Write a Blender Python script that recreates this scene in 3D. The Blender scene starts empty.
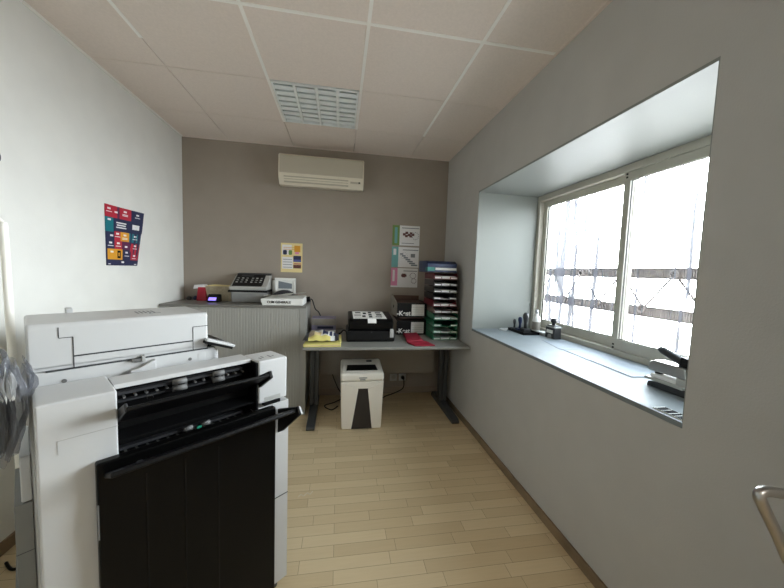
import bpy, bmesh, math, random
from mathutils import Vector, Matrix
random.seed(7)
S = bpy.context.scene
C = S.collection
R = math.radians

# ------------------------------------------------------------------ materials
def lin(c):
    c = c / 255.0
    return c / 12.92 if c <= 0.04045 else ((c + 0.055) / 1.055) ** 2.4
def rgb(c): return (lin(c[0]), lin(c[1]), lin(c[2]), 1.0)
def mat(name, col, rough=0.5, metal=0.0, noise=0.0, nscale=40.0, bump=0.0, bscale=200.0, coat=0.0, spec=0.5):
    m = bpy.data.materials.new(name); m.use_nodes = True
    nt = m.node_tree; b = nt.nodes['Principled BSDF']
    b.inputs['Base Color'].default_value = rgb(col)
    b.inputs['Roughness'].default_value = rough
    b.inputs['Metallic'].default_value = metal
    b.inputs['Specular IOR Level'].default_value = spec
    if coat: b.inputs['Coat Weight'].default_value = coat
    tc = nt.nodes.new('ShaderNodeTexCoord')
    if noise:
        n = nt.nodes.new('ShaderNodeTexNoise'); n.inputs['Scale'].default_value = nscale; n.inputs['Detail'].default_value = 4
        nt.links.new(tc.outputs['Object'], n.inputs['Vector'])
        r = nt.nodes.new('ShaderNodeValToRGB')
        r.color_ramp.elements[0].position = 0.3; r.color_ramp.elements[1].position = 0.7
        r.color_ramp.elements[0].color = rgb([max(0, v * (1 - noise)) for v in col])
        r.color_ramp.elements[1].color = rgb([min(255, v * (1 + noise * .5)) for v in col])
        nt.links.new(n.outputs['Fac'], r.inputs['Fac']); nt.links.new(r.outputs['Color'], b.inputs['Base Color'])
    if bump:
        n2 = nt.nodes.new('ShaderNodeTexNoise'); n2.inputs['Scale'].default_value = bscale; n2.inputs['Detail'].default_value = 3
        nt.links.new(tc.outputs['Object'], n2.inputs['Vector'])
        bp = nt.nodes.new('ShaderNodeBump'); bp.inputs['Strength'].default_value = bump; bp.inputs['Distance'].default_value = 0.002
        nt.links.new(n2.outputs['Fac'], bp.inputs['Height']); nt.links.new(bp.outputs['Normal'], b.inputs['Normal'])
    return m

M = {}
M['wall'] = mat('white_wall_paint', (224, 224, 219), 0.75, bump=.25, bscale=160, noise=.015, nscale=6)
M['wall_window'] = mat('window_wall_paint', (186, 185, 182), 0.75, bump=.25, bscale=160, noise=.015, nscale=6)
M['wall_taupe'] = mat('taupe_wall_paint', (158, 148, 137), 0.8, bump=.25, bscale=160, noise=.02, nscale=5)
M['reveal'] = mat('reveal_paint', (134, 138, 134), 0.5, bump=.1, bscale=120)
M['sill'] = mat('sill_paint', (128, 135, 138), 0.5, noise=.05, nscale=5, spec=.15)
M['tile'] = mat('ceiling_tile', (234, 222, 213), 0.9, noise=.02, nscale=90, bump=.2, bscale=300)
M['grid'] = mat('ceiling_grid_paint', (250, 247, 242), 0.5)
M['base_wood'] = mat('baseboard_wood', (132, 112, 88), 0.5, noise=.12, nscale=8)
M['base_grey'] = mat('baseboard_painted', (150, 136, 122), 0.6)
M['white_pl'] = mat('white_plastic', (196, 197, 197), 0.38, noise=.01, nscale=4)
M['white_pl2'] = mat('off_white_plastic', (190, 191, 192), 0.45)
M['rear_grey'] = mat('mid_grey_cover', (124, 124, 122), 0.6)
M['cream_tube'] = mat('cream_white_tube', (246, 244, 236), 0.35)
M['shred_white'] = mat('warm_white_plastic', (240, 235, 224), 0.45)
M['grey_pl'] = mat('light_grey_plastic', (168, 168, 165), 0.5)
M['black_pl'] = mat('black_plastic', (13, 13, 14), 0.42, spec=.22)
M['black_gloss'] = mat('black_gloss_plastic', (9, 9, 9), 0.3, spec=.15)
M['charcoal'] = mat('charcoal_plastic', (44, 45, 48), 0.5)
M['midgrey'] = mat('mid_grey_rubber', (100, 100, 99), 0.6)
M['seam'] = mat('dark_seam', (52, 54, 56), 0.8)
M['green_sticker'] = mat('green_sticker', (40, 150, 120), 0.5)
M['chrome'] = mat('chrome', (205, 205, 205), 0.18, 1.0)
M['steel'] = mat('satin_steel', (165, 163, 160), 0.32, 1.0)
M['cab'] = mat('grey_cabinet_metal', (150, 149, 144), 0.5)
M['cab_top'] = mat('grey_cabinet_top', (112, 110, 104), 0.4)
M['cab_slat'] = mat('grey_tambour', (158, 157, 151), 0.5)
M['desk_top'] = mat('grey_desk_laminate', (138, 138, 133), 0.45, noise=.04, nscale=300)
M['desk_metal'] = mat('dark_grey_desk_metal', (74, 75, 76), 0.45, .3)
M['modesty'] = mat('grey_modesty_panel', (142, 134, 124), 0.6)
M['cream'] = mat('cream_plastic', (222, 214, 196), 0.45)
M['cream_grey'] = mat('cream_grey_grille', (186, 178, 160), 0.5)
M['lamp_white'] = mat('white_lamp_metal', (242, 246, 245), 0.4)
M['lamp_blade'] = mat('white_louvre', (240, 246, 246), 0.45)
M['alu'] = mat('cream_window_frame', (184, 180, 168), 0.4)
M['gasket'] = mat('dark_gasket', (60, 60, 60), 0.7)
M['paper'] = mat('white_paper', (232, 232, 228), 0.7)
M['paper_blue'] = mat('bluish_paper', (120, 128, 136), 0.6)
M['ink'] = mat('black_ink', (26, 26, 28), 0.8, spec=.1)
M['ink_grey'] = mat('grey_ink', (130, 132, 134), 0.7)
M['red'] = mat('red_plastic', (165, 22, 44), 0.5)
M['crimson'] = mat('crimson_card', (150, 18, 46), 0.6, noise=.08, nscale=20)
M['navy'] = mat('navy_plastic', (28, 44, 84), 0.4)
M['teal'] = mat('teal_plastic', (52, 128, 118), 0.4)
M['green'] = mat('green_plastic', (30, 104, 74), 0.35)
M['smoke'] = mat('smoke_plastic', (38, 36, 36), 0.35)
M['burg'] = mat('burgundy_plastic', (96, 24, 34), 0.4)
M['brown_pl'] = mat('brown_plastic', (70, 48, 38), 0.45)
M['card_brown'] = mat('brown_card', (98, 76, 66), 0.8, noise=.08, nscale=15)
M['card_grey'] = mat('grey_card', (150, 144, 134), 0.75, noise=.05, nscale=15)
M['yellow'] = mat('pale_yellow_card', (226, 216, 128), 0.6, noise=.05, nscale=12)
M['p_red'] = mat('poster_red', (176, 32, 54), 0.5)
M['p_navy'] = mat('poster_navy', (34, 40, 74), 0.5)
M['p_teal'] = mat('poster_teal', (14, 112, 124), 0.5)
M['p_amber'] = mat('poster_amber', (214, 152, 40), 0.5)
M['p_plum'] = mat('poster_plum', (88, 34, 72), 0.5)
M['p_white'] = mat('poster_white', (228, 226, 226), 0.5)
M['p_cream'] = mat('poster_cream', (226, 208, 150), 0.6)
M['p_green'] = mat('poster_green', (110, 142, 74), 0.5)
M['p_aqua'] = mat('poster_aqua', (110, 170, 168), 0.5)
M['p_pink'] = mat('poster_pink', (222, 138, 176), 0.5)
M['p_brown'] = mat('poster_brown', (96, 54, 50), 0.5)
M['p_blue'] = mat('poster_blue', (84, 92, 150), 0.5)
M['purple_pack'] = mat('lilac_pack', (132, 126, 150), 0.5)
M['beige_pack'] = mat('beige_pack', (178, 166, 140), 0.7, noise=.12, nscale=30)
M['silver'] = mat('silver_grey_plastic', (140, 140, 138), 0.4)
M['silver_lt'] = mat('pale_silver_plastic', (176, 176, 172), 0.4)
M['girder'] = mat('grey_steel_paint', (120, 112, 110), 0.6)
M['girder_plate'] = mat('pale_steel_plate', (140, 134, 132), 0.6)
M['door'] = mat('door_lacquer', (190, 186, 180), 0.5)
M['shred_dark'] = mat('shredder_window', (52, 48, 46), 0.35)
M['string'] = mat('pale_string', (226, 222, 210), 0.8)

def emission_mat(name, col, strength):
    m = bpy.data.materials.new(name); m.use_nodes = True
    nt = m.node_tree; b = nt.nodes['Principled BSDF']
    b.inputs['Base Color'].default_value = rgb((20, 20, 30))
    b.inputs['Emission Color'].default_value = rgb(col); b.inputs['Emission Strength'].default_value = strength
    return m
M['lcd'] = emission_mat('lit_purple_display', (150, 130, 255), .55)
M['fill_glow'] = emission_mat('added_fill_lamp', (255, 244, 230), 4.0)  # glow of the added fill panel

def glass_mat():
    m = bpy.data.materials.new('window_glass'); m.use_nodes = True
    nt = m.node_tree; nt.nodes.clear()
    o = nt.nodes.new('ShaderNodeOutputMaterial'); mix = nt.nodes.new('ShaderNodeMixShader')
    t = nt.nodes.new('ShaderNodeBsdfTransparent'); g = nt.nodes.new('ShaderNodeBsdfGlossy')
    t.inputs['Color'].default_value = (.95, .97, .97, 1); g.inputs['Roughness'].default_value = 0.03
    mix.inputs['Fac'].default_value = 0.05
    nt.links.new(t.outputs[0], mix.inputs[1]); nt.links.new(g.outputs[0], mix.inputs[2]); nt.links.new(mix.outputs[0], o.inputs['Surface'])
    return m
M['glass'] = glass_mat()

def net_mat():
    """sheer white net: open weave in the middle of each drop, thicker where it gathers into folds"""
    m = bpy.data.materials.new('sheer_net'); m.use_nodes = True
    nt = m.node_tree; nt.nodes.clear(); L = nt.links
    o = nt.nodes.new('ShaderNodeOutputMaterial'); mix = nt.nodes.new('ShaderNodeMixShader')
    t = nt.nodes.new('ShaderNodeBsdfTransparent')
    d = nt.nodes.new('ShaderNodeBsdfDiffuse'); d.inputs['Color'].default_value = rgb((112, 112, 118))
    tc = nt.nodes.new('ShaderNodeTexCoord'); mp = nt.nodes.new('ShaderNodeMapping')
    mp.inputs['Scale'].default_value = (1, 1, .03)
    L.new(tc.outputs['Object'], mp.inputs['Vector'])
    n = nt.nodes.new('ShaderNodeTexNoise'); n.inputs['Scale'].default_value = 30; n.inputs['Detail'].default_value = 3; n.inputs['Roughness'].default_value = .5
    L.new(mp.outputs[0], n.inputs['Vector'])
    # thicker towards the far end of the curtain
    sx = nt.nodes.new('ShaderNodeSeparateXYZ'); L.new(tc.outputs['Object'], sx.inputs[0])
    g = nt.nodes.new('ShaderNodeMapRange'); g.inputs['From Min'].default_value = -.4; g.inputs['From Max'].default_value = .35
    g.inputs['To Min'].default_value = -.07; g.inputs['To Max'].default_value = .02
    L.new(sx.outputs['Y'], g.inputs['Value'])
    ad = nt.nodes.new('ShaderNodeMath'); ad.operation = 'ADD'
    L.new(n.outputs['Fac'], ad.inputs[0]); L.new(g.outputs[0], ad.inputs[1])
    mu = nt.nodes.new('ShaderNodeMapRange'); mu.inputs['From Min'].default_value = .51; mu.inputs['From Max'].default_value = .575
    mu.inputs['To Min'].default_value = .03; mu.inputs['To Max'].default_value = 1.5
    L.new(ad.outputs[0], mu.inputs['Value'])
    # fine rows of the weave
    w = nt.nodes.new('ShaderNodeTexWave'); w.wave_type = 'BANDS'; w.bands_direction = 'Z'; w.inputs['Scale'].default_value = 26
    L.new(tc.outputs['Object'], w.inputs['Vector'])
    wr = nt.nodes.new('ShaderNodeMapRange'); wr.inputs['To Min'].default_value = .93; wr.inputs['To Max'].default_value = 1.02
    L.new(w.outputs['Fac'], wr.inputs['Value'])
    m2 = nt.nodes.new('ShaderNodeMath'); m2.operation = 'MULTIPLY'; m2.use_clamp = True; nt_top = .994
    L.new(mu.outputs[0], m2.inputs[0]); L.new(wr.outputs[0], m2.inputs[1])
    mn = nt.nodes.new('ShaderNodeMath'); mn.operation = 'MINIMUM'; mn.inputs[1].default_value = nt_top; L.new(m2.outputs[0], mn.inputs[0]); L.new(mn.outputs[0], mix.inputs['Fac']); L.new(t.outputs[0], mix.inputs[1]); L.new(d.outputs[0], mix.inputs[2])
    L.new(mix.outputs[0], o.inputs['Surface'])
    return m
M['net'] = net_mat()

def film_mat():
    m = bpy.data.materials.new('crumpled_clear_film'); m.use_nodes = True
    nt = m.node_tree; nt.nodes.clear(); L = nt.links
    o = nt.nodes.new('ShaderNodeOutputMaterial'); mix = nt.nodes.new('ShaderNodeMixShader')
    t = nt.nodes.new('ShaderNodeBsdfTransparent'); t.inputs['Color'].default_value = (.74, .75, .78, 1)
    p = nt.nodes.new('ShaderNodeBsdfPrincipled'); p.inputs['Base Color'].default_value = rgb((150, 152, 158)); p.inputs['Roughness'].default_value = .15
    p.inputs['Specular IOR Level'].default_value = .9
    lw = nt.nodes.new('ShaderNodeLayerWeight'); lw.inputs['Blend'].default_value = .28
    mr = nt.nodes.new('ShaderNodeMapRange'); mr.inputs['To Min'].default_value = .12; mr.inputs['To Max'].default_value = .75
    L.new(lw.outputs['Facing'], mr.inputs['Value']); L.new(mr.outputs[0], mix.inputs['Fac'])
    L.new(t.outputs[0], mix.inputs[1]); L.new(p.outputs[0], mix.inputs[2]); L.new(mix.outputs[0], o.inputs['Surface'])
    return m
M['film'] = film_mat()

def floor_mat():
    m = bpy.data.materials.new('maple_strip_floor'); m.use_nodes = True
    nt = m.node_tree; L = nt.links; b = nt.nodes['Principled BSDF']
    tc = nt.nodes.new('ShaderNodeTexCoord')
    br = nt.nodes.new('ShaderNodeTexBrick')
    br.inputs['Scale'].default_value = 1.0; br.inputs['Brick Width'].default_value = .42; br.inputs['Row Height'].default_value = .068
    br.inputs['Mortar Size'].default_value = .0009; br.inputs['Mortar Smooth'].default_value = .2
    br.offset = .37; br.offset_frequency = 2; br.squash = .72; br.squash_frequency = 3
    br.inputs['Color1'].default_value = rgb((222, 203, 166)); br.inputs['Color2'].default_value = rgb((206, 184, 146))
    br.inputs['Mortar'].default_value = rgb((140, 118, 92)); br.inputs['Bias'].default_value = -.1
    L.new(tc.outputs['Object'], br.inputs['Vector'])
    mp = nt.nodes.new('ShaderNodeMapping'); mp.inputs['Scale'].default_value = (3, 60, 1)
    L.new(tc.outputs['Object'], mp.inputs['Vector'])
    n = nt.nodes.new('ShaderNodeTexNoise'); n.inputs['Scale'].default_value = 2; n.inputs['Detail'].default_value = 6
    L.new(mp.outputs[0], n.inputs['Vector'])
    mx = nt.nodes.new('ShaderNodeMix'); mx.data_type = 'RGBA'; mx.blend_type = 'MULTIPLY'; mx.inputs['Factor'].default_value = .3
    rp = nt.nodes.new('ShaderNodeValToRGB'); rp.color_ramp.elements[0].color = (.55, .5, .45, 1); rp.color_ramp.elements[1].color = (1, 1, 1, 1)
    L.new(n.outputs['Fac'], rp.inputs['Fac'])
    L.new(br.outputs['Color'], mx.inputs['A']); L.new(rp.outputs['Color'], mx.inputs['B'])
    L.new(mx.outputs['Result'], b.inputs['Base Color'])
    b.inputs['Roughness'].default_value = .42; b.inputs['Specular IOR Level'].default_value = .35
    return m
M['floor'] = floor_mat()

# ------------------------------------------------------------------ mesh helpers
class MB:
    def __init__(s): s.bm = bmesh.new(); s.mats = []
    def mi(s, m):
        if m not in s.mats: s.mats.append(m)
        return s.mats.index(m)
    def face(s, pts, m):
        f = s.bm.faces.new([s.bm.verts.new(p) for p in pts]); f.material_index = s.mi(m); return f
    def box(s, a, b, m, xf=None):
        x0, y0, z0 = [min(a[i], b[i]) for i in range(3)]; x1, y1, z1 = [max(a[i], b[i]) for i in range(3)]
        v = [Vector(p) for p in ((x0,y0,z0),(x1,y0,z0),(x1,y1,z0),(x0,y1,z0),(x0,y0,z1),(x1,y0,z1),(x1,y1,z1),(x0,y1,z1))]
        if xf: v = [xf @ p for p in v]
        bv = [s.bm.verts.new(p) for p in v]
        for q in ((0,3,2,1),(4,5,6,7),(0,1,5,4),(1,2,6,5),(2,3,7,6),(3,0,4,7)):
            f = s.bm.faces.new([bv[i] for i in q]); f.material_index = s.mi(m)
        return s
    def hexa(s, pts, m):
        """8 points: bottom loop then top loop"""
        bv = [s.bm.verts.new(p) for p in pts]
        for q in ((0,3,2,1),(4,5,6,7),(0,1,5,4),(1,2,6,5),(2,3,7,6),(3,0,4,7)):
            f = s.bm.faces.new([bv[i] for i in q]); f.material_index = s.mi(m)
        return s
    def prism(s, poly, axis, a, b, m, xf=None):
        """poly: 2D outline; extruded along axis from a to b. x:(y,z) y:(x,z) z:(x,y)"""
        def P(p, t):
            v = {'x': (t, p[0], p[1]), 'y': (p[0], t, p[1]), 'z': (p[0], p[1], t)}[axis]
            return xf @ Vector(v) if xf else Vector(v)
        A = [s.bm.verts.new(P(p, a)) for p in poly]; B = [s.bm.verts.new(P(p, b)) for p in poly]
        n = len(poly); mi = s.mi(m)
        fs = [s.bm.faces.new(A), s.bm.faces.new(B[::-1])]
        for i in range(n): fs.append(s.bm.faces.new([A[i], B[i], B[(i+1)%n], A[(i+1)%n]]))
        for f in fs: f.material_index = mi
        return s
    def tube(s, path, r, m, seg=10, closed=False, cap=True):
        pts = [Vector(p) for p in path]; n = len(pts); mi = s.mi(m)
        rr = r if isinstance(r, (list, tuple)) else [r] * n
        rings = []; up = None
        for i, p in enumerate(pts):
            d = (pts[min(i+1, n-1)] - pts[max(i-1, 0)])
            if d.length < 1e-9: d = Vector((0, 0, 1))
            d.normalize()
            if up is None:
                up = Vector((0, 0, 1)) if abs(d.z) < .9 else Vector((1, 0, 0))
            a = d.cross(up)
            if a.length < 1e-6: a = d.cross(Vector((0, 1, 0)))
            a.normalize(); bb = a.cross(d).normalized(); up = bb
            rings.append([s.bm.verts.new(p + (a * math.cos(t) + bb * math.sin(t)) * rr[i]) for t in [2*math.pi*k/seg for k in range(seg)]])
        for i in range(n - 1):
            for k in range(seg):
                f = s.bm.faces.new([rings[i][k], rings[i][(k+1)%seg], rings[i+1][(k+1)%seg], rings[i+1][k]]); f.material_index = mi; f.smooth = True
        if cap:
            for q in (rings[0][::-1], rings[-1]):
                f = s.bm.faces.new(q); f.material_index = mi
        return s
    def lathe(s, prof, c, m, seg=20, xf=None):
        mi = s.mi(m); rings = []
        for r, z in prof:
            ring = []
            for k in range(seg):
                t = 2*math.pi*k/seg; v = Vector((c[0] + r*math.cos(t), c[1] + r*math.sin(t), c[2] + z))
                ring.append(s.bm.verts.new(xf @ v if xf else v))
            rings.append(ring)
        for i in range(len(rings) - 1):
            for k in range(seg):
                f = s.bm.faces.new([rings[i][k], rings[i][(k+1)%seg], rings[i+1][(k+1)%seg], rings[i+1][k]]); f.material_index = mi; f.smooth = True
        for q in (rings[0][::-1], rings[-1]):
            f = s.bm.faces.new(q); f.material_index = mi
        return s
    def sheet(s, fn, nu, nv, m, thick=0.0):
        """parametric sheet fn(u,v)->point, given thickness along its normal"""
        mi = s.mi(m)
        g = [[s.bm.verts.new(fn(i/nu, j/nv)) for j in range(nv+1)] for i in range(nu+1)]
        fs = []
        for i in range(nu):
            for j in range(nv):
                f = s.bm.faces.new([g[i][j], g[i+1][j], g[i+1][j+1], g[i][j+1]]); f.material_index = mi; f.smooth = True; fs.append(f)
        if thick: bmesh.ops.solidify(s.bm, geom=fs, thickness=thick)
        return s

def smooth_path(pts, k=6):
    P = [Vector(p) for p in pts]; out = []
    for i in range(len(P) - 1):
        p0, p1, p2, p3 = P[max(i-1,0)], P[i], P[i+1], P[min(i+2, len(P)-1)]
        for j in range(k):
            t = j / k
            out.append(.5*((2*p1) + (p2-p0)*t + (2*p0-5*p1+4*p2-p3)*t*t + (3*p1-p0-3*p2+p3)*t**3))
    out.append(P[-1]); return out

def tag(o, label=None, cat=None, group=None, kind=None):
    if label: o['label'] = label
    if cat: o['category'] = cat
    if group: o['group'] = group
    if kind: o['kind'] = kind
    return o

BASE = {}     # object name -> base point its children are measured from
def finish(name, mb, base, bevel, segs=2, smooth=False):
    bmesh.ops.recalc_face_normals(mb.bm, faces=mb.bm.faces)
    bmesh.ops.translate(mb.bm, verts=mb.bm.verts, vec=-Vector(base))
    me = bpy.data.meshes.new(name); mb.bm.to_mesh(me); mb.bm.free()
    for m in mb.mats: me.materials.append(M[m])
    if smooth:
        for p in me.polygons: p.use_smooth = True
    o = bpy.data.objects.new(name, me); C.objects.link(o)
    if bevel:
        bv = o.modifiers.new('bevel', 'BEVEL'); bv.width = bevel; bv.segments = segs; bv.limit_method = 'ANGLE'; bv.angle_limit = R(40)
        bv.harden_normals = False
        for p in me.polygons: p.use_smooth = True
        try: o.modifiers.new('wn', 'WEIGHTED_NORMAL').keep_sharp = False
        except Exception: pass
    return o
def thing(name, label, cat, base, rotz=0.0, group=None):
    o = bpy.data.objects.new(name, None); C.objects.link(o); o.empty_display_size = .1
    o.location = Matrix.Rotation(rotz, 3, 'Z') @ Vector(base); o.rotation_euler = (0, 0, rotz)
    BASE[o.name] = Vector(base); return tag(o, label, cat, group)
def part(name, mb, parent, bevel=0.0, segs=2, label=None, smooth=False):
    o = finish(name, mb, BASE[parent.name], bevel, segs, smooth); o.parent = parent
    BASE[o.name] = BASE[parent.name]
    if label: o['label'] = label
    return o
def single(name, mb, base, label, cat, bevel=0.0, group=None, rotz=0.0, smooth=False, segs=2):
    o = finish(name, mb, base, bevel, segs, smooth)
    o.location = Matrix.Rotation(rotz, 3, 'Z') @ Vector(base); o.rotation_euler = (0, 0, rotz)
    BASE[o.name] = Vector(base); return tag(o, label, cat, group)
def struct(name, mb, parent=None, bevel=0.0):
    o = finish(name, mb, (0, 0, 0), bevel)
    if parent: o.parent = parent
    else: o['kind'] = 'structure'
    BASE[o.name] = Vector((0, 0, 0)); return o
def dup(root, loc, rotz=None):
    r = root.copy(); C.objects.link(r); r.location = loc
    if rotz is not None: r.rotation_euler = (0, 0, rotz)
    for ch in list(root.children):
        c = ch.copy(); C.objects.link(c); c.parent = r
        for g in list(ch.children):
            d = g.copy(); C.objects.link(d); d.parent = c
    return r
def text_mb(body, size, xf, m, depth=.0006, shear=0.0, bold=0.0):
    cu = bpy.data.curves.new('lettering', 'FONT'); cu.body = body; cu.size = size; cu.extrude = depth; cu.align_x = 'CENTER'; cu.align_y = 'CENTER'
    cu.shear = shear; cu.offset = bold
    o = bpy.data.objects.new('lettering_source', cu); C.objects.link(o)
    dg = bpy.context.evaluated_depsgraph_get(); dg.update()
    me = bpy.data.meshes.new_from_object(o.evaluated_get(dg))
    mb = MB(); mb.bm.from_mesh(me); mb.mi(m)
    bmesh.ops.transform(mb.bm, matrix=xf, verts=mb.bm.verts)
    for f in mb.bm.faces: f.material_index = 0
    bpy.data.objects.remove(o); bpy.data.meshes.remove(me); bpy.data.curves.remove(cu)
    return mb
def upright(x, y, z, rotz=0.0):   # text standing up, read from -Y
    return Matrix.Translation((x, y, z)) @ Matrix.Rotation(rotz, 4, 'Z') @ Matrix.Rotation(R(90), 4, 'X')

# ------------------------------------------------------------------ room
XL, XR, YB, YF, H = -1.5096, 1.1494, 3.4128, -0.45, 2.570
WY0, WY1, WZ0, WZ1, WX = 0.859, 2.595, 0.883, 2.047, 1.70
struct('floor', MB().box((XL-.1, -2.6, -.12), (1.9, YB+.1, 0), 'floor'))
struct('wall_back', MB().box((XL-.1, YB, 0), (1.9, YB+.12, H+.1), 'wall_taupe'))
struct('wall_left', MB().box((XL-.12, YF-.12, 0), (XL, YB, H+.1), 'wall'))
w = MB()
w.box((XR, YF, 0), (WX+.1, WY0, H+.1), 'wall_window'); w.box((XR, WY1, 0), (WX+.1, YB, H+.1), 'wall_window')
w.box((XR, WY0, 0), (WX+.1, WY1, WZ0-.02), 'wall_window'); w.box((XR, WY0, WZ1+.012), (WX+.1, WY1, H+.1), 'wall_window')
struct('wall_right', w)
t = MB()
t.box((XR, WY0, WZ0-.02), (WX+.09, WY1, WZ0), 'sill'); struct('trim_1', t, bevel=.002)
t = MB()
t.box((XR, WY0, WZ1), (WX+.09, WY1, WZ1+.012), 'reveal')
t.box((XR+.001, WY1-.006, WZ0), (WX+.09, WY1, WZ1), 'reveal'); t.box((XR+.001, WY0, WZ0), (WX+.09, WY0+.004, WZ1), 'reveal')
struct('trim_2', t)
struct('wall_exterior', MB().box((WX+.08, -3.5, H+.1), (WX+.1, 7, 6.5), 'wall').box((WX+.08, YB, -.5), (WX+.1, 7, H+.1), 'wall').box((WX+.08, -3.5, -.5), (WX+.1, -2.6, H+.1), 'wall').box((WX+.08, -2.6, -.5), (WX+.1, YB, -.12), 'wall'))
# front wall with the doorway behind the camera, and the corridor beyond it
f = MB(); DX0, DX1, DZ = -.08, .84, 2.06
f.box((XL, YF-.12, 0), (DX0, YF, H+.1), 'wall'); f.box((DX1, YF-.12, 0), (WX+.1, YF, H+.1), 'wall'); f.box((DX0, YF-.12, DZ), (DX1, YF, H+.1), 'wall')
struct('wall_front', f)
f = MB(); f.box((XL-.12, -2.6, 0), (1.9, -2.48, H+.1), 'wall'); f.box((XL-.12, -2.48, 0), (XL, YF-.12, H+.1), 'wall'); f.box((1.8, -2.48, 0), (1.9, YF-.12, H+.1), 'wall')
struct('wall_corridor', f)
# suspended ceiling
c = MB(); OX, OY, G = -.4833, 1.6605, .6
xs = [OX + G*k for k in range(-3, 5)]; ys = [OY + G*k for k in range(-8, 5)]
for i in range(len(xs)-1):
    for j in range(len(ys)-1):
        x0, x1 = max(xs[i], XL), min(xs[i+1], XR); y0, y1 = max(ys[j], -2.48), min(ys[j+1], YB)
        if x1-x0 < .02 or y1-y0 < .02: continue
        if abs(xs[i]-OX) < .01 and abs(ys[j]-(OY+G)) < .01: continue        # the lamp's cell
        c.box((x0+.0025, y0+.0025, H+.002), (x1-.0025, y1-.0025, H+.02), 'tile')
c.box((XL-.1, -2.58, H+.09), (1.88, YB+.1, H+.16), 'tile')
struct('ceiling', c)
g = MB()
for k, x in enumerate(xs):
    if XL < x < XR: g.box((x-.009, -2.48, H-.001), (x+.009, OY+(2*G if k > 2 else .35), H+.006), 'grid')
for y in ys:
    if y < OY+.1: g.box((XL, y-.009, H-.0016), (XR, y+.009, H+.006), 'grid')
struct('trim_3', g)
g = MB()
g.box((XL, -.45, H-.002), (XL+.018, YB, H+.004), 'grid'); g.box((XR-.018, -.45, H-.002), (XR, YB, H+.004), 'tile'); g.box((XL, YB-.018, H-.002), (XR, YB, H+.004), 'tile')
struct('trim_4', g)
struct('baseboard_right', MB().box((XR-.012, YF, 0), (XR, YB, .055), 'base_wood'), bevel=.002)
struct('baseboard_back', MB().box((XL, YB-.012, 0), (XR-.012, YB, .07), 'base_grey'), bevel=.002)
struct('baseboard_left', MB().box((XL, YF, 0), (XL+.012, YB-.012, .06), 'base_wood'), bevel=.002)

# window: outer frame, two sliding sashes, panes
wf = MB(); X0, X1 = WX, WX+.08
wf.box((X0, WY0+.004, WZ0), (X1, WY1-.006, WZ0+.035), 'alu'); wf.box((X0, WY0+.004, WZ1-.045), (X1, WY1-.006, WZ1), 'alu')
wf.box((X0, WY0+.004, WZ0+.035), (X1, WY0+.04, WZ1-.045), 'alu'); wf.box((X0, WY1-.042, WZ0+.035), (X1, WY1-.006, WZ1-.045), 'alu')
win = struct('window_1', wf, bevel=.002)
YM = 1.712
def sash(y0, y1, x, st=.045, hook=False):
    z0, z1 = WZ0+.036, WZ1-.046
    a = MB(); t = .028
    a.box((x, y0, z0), (x+t, y1, z0+.068), 'alu'); a.box((x, y0, z1-.05), (x+t, y1, z1), 'alu')
    a.box((x, y0, z0+.068), (x+t, y0+st, z1-.05), 'alu'); a.box((x, y1-st, z0+.068), (x+t, y1, z1-.05), 'alu')
    for yy in (y0+st-.004, y1-st): a.box((x+.006, yy, z0+.068), (x+.02, yy+.004, z1-.05), 'gasket')
    for zz in (z0+.066, z1-.052): a.box((x+.006, y0+st, zz), (x+.02, y1-st, zz+.004), 'gasket')
    s = struct('window_sash', a, win, .0015)
    struct('pane', MB().box((x+.011, y0+st, z0+.068), (x+.015, y1-st, z1-.05), 'glass'), s)
    if hook:
        k = MB()
        for zz in (z0+.02, z1-.02):
            k.box((x-.002, y1-.025, zz-.014), (x, y1-.013, zz-.004), 'ink'); k.box((x-.002, y1-.025, zz+.006), (x, y1-.013, zz+.016), 'ink')
        struct('latch', k, s)
    return s
sash(WY0+.041, YM+.022, WX+.006, .044, True)
sash(YM-.022, WY1-.043, WX+.04, .044)

# door leaf folded back against the side, lever handle
dl = MB().box((.822, YF+.03, .008), (.862, .405, 2.04), 'door')
door = struct('door_1', dl, bevel=.003)
hp = smooth_path([(.822, .385, 1.004), (.76, .392, 1.006), (.722, .398, 1.012), (.706, .40, 1.006), (.712, .396, .985), (.742, .392, .935), (.77, .388, .885), (.8, .384, .862), (.822, .382, .86)], 5)
struct('door_handle', MB().tube(hp, .0085, 'steel', 14), door)
rs = MB(); rs.box((.818, .36, .83), (.822, .403, 1.05), 'steel'); struct('handle_plate', rs, door, .001)
kl = MB().box((.8595, YF-.02, .0), (.8995, YF+.02, 2.09), 'door'); struct('trim_5', kl)

# ------------------------------------------------------------------ outside the window
def net(u, v):
    y = .75 + 2.75*u; z = .55 + 1.95*v
    return (2.02 + .022*math.sin(y*46) + .012*math.sin(y*17+1), y, z)
single('exterior_net', MB().sheet(net, 220, 6, 'net', .0006), (2.02, 2.1, .55), 'sheer pale net with grey vertical folds hanging outside the window', 'net')
gd = thing('exterior_lattice_girder', 'grey lattice girder of two banded chords and zigzag bars seen through the net', 'girder', (2.2, 2.1, 1.0))
for name, z0, z1 in (('upper_chord', 1.366, 1.444), ('lower_chord', 1.088, 1.166)):
    a = MB(); y = .9
    a.box((2.19, .9, z1-.007), (2.21, 3.5, z1), 'girder'); a.box((2.19, .9, z0), (2.21, 3.5, z0+.007), 'girder')
    while y < 3.5:                              # short uprights between the chord's two rails
        a.box((2.194, y, z0+.007), (2.204, y+.0105, z1-.007), 'girder'); y += .0165
    a.box((2.2045, .9, z0+.007), (2.207, 3.5, z1-.007), 'girder_plate')
    part(name, a, gd)
a = MB(); zz = []; y = .96; k = 0
while y < 3.5: zz.append((2.2, y, 1.40 if k % 2 == 0 else 1.15)); y += .205; k += 1
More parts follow.
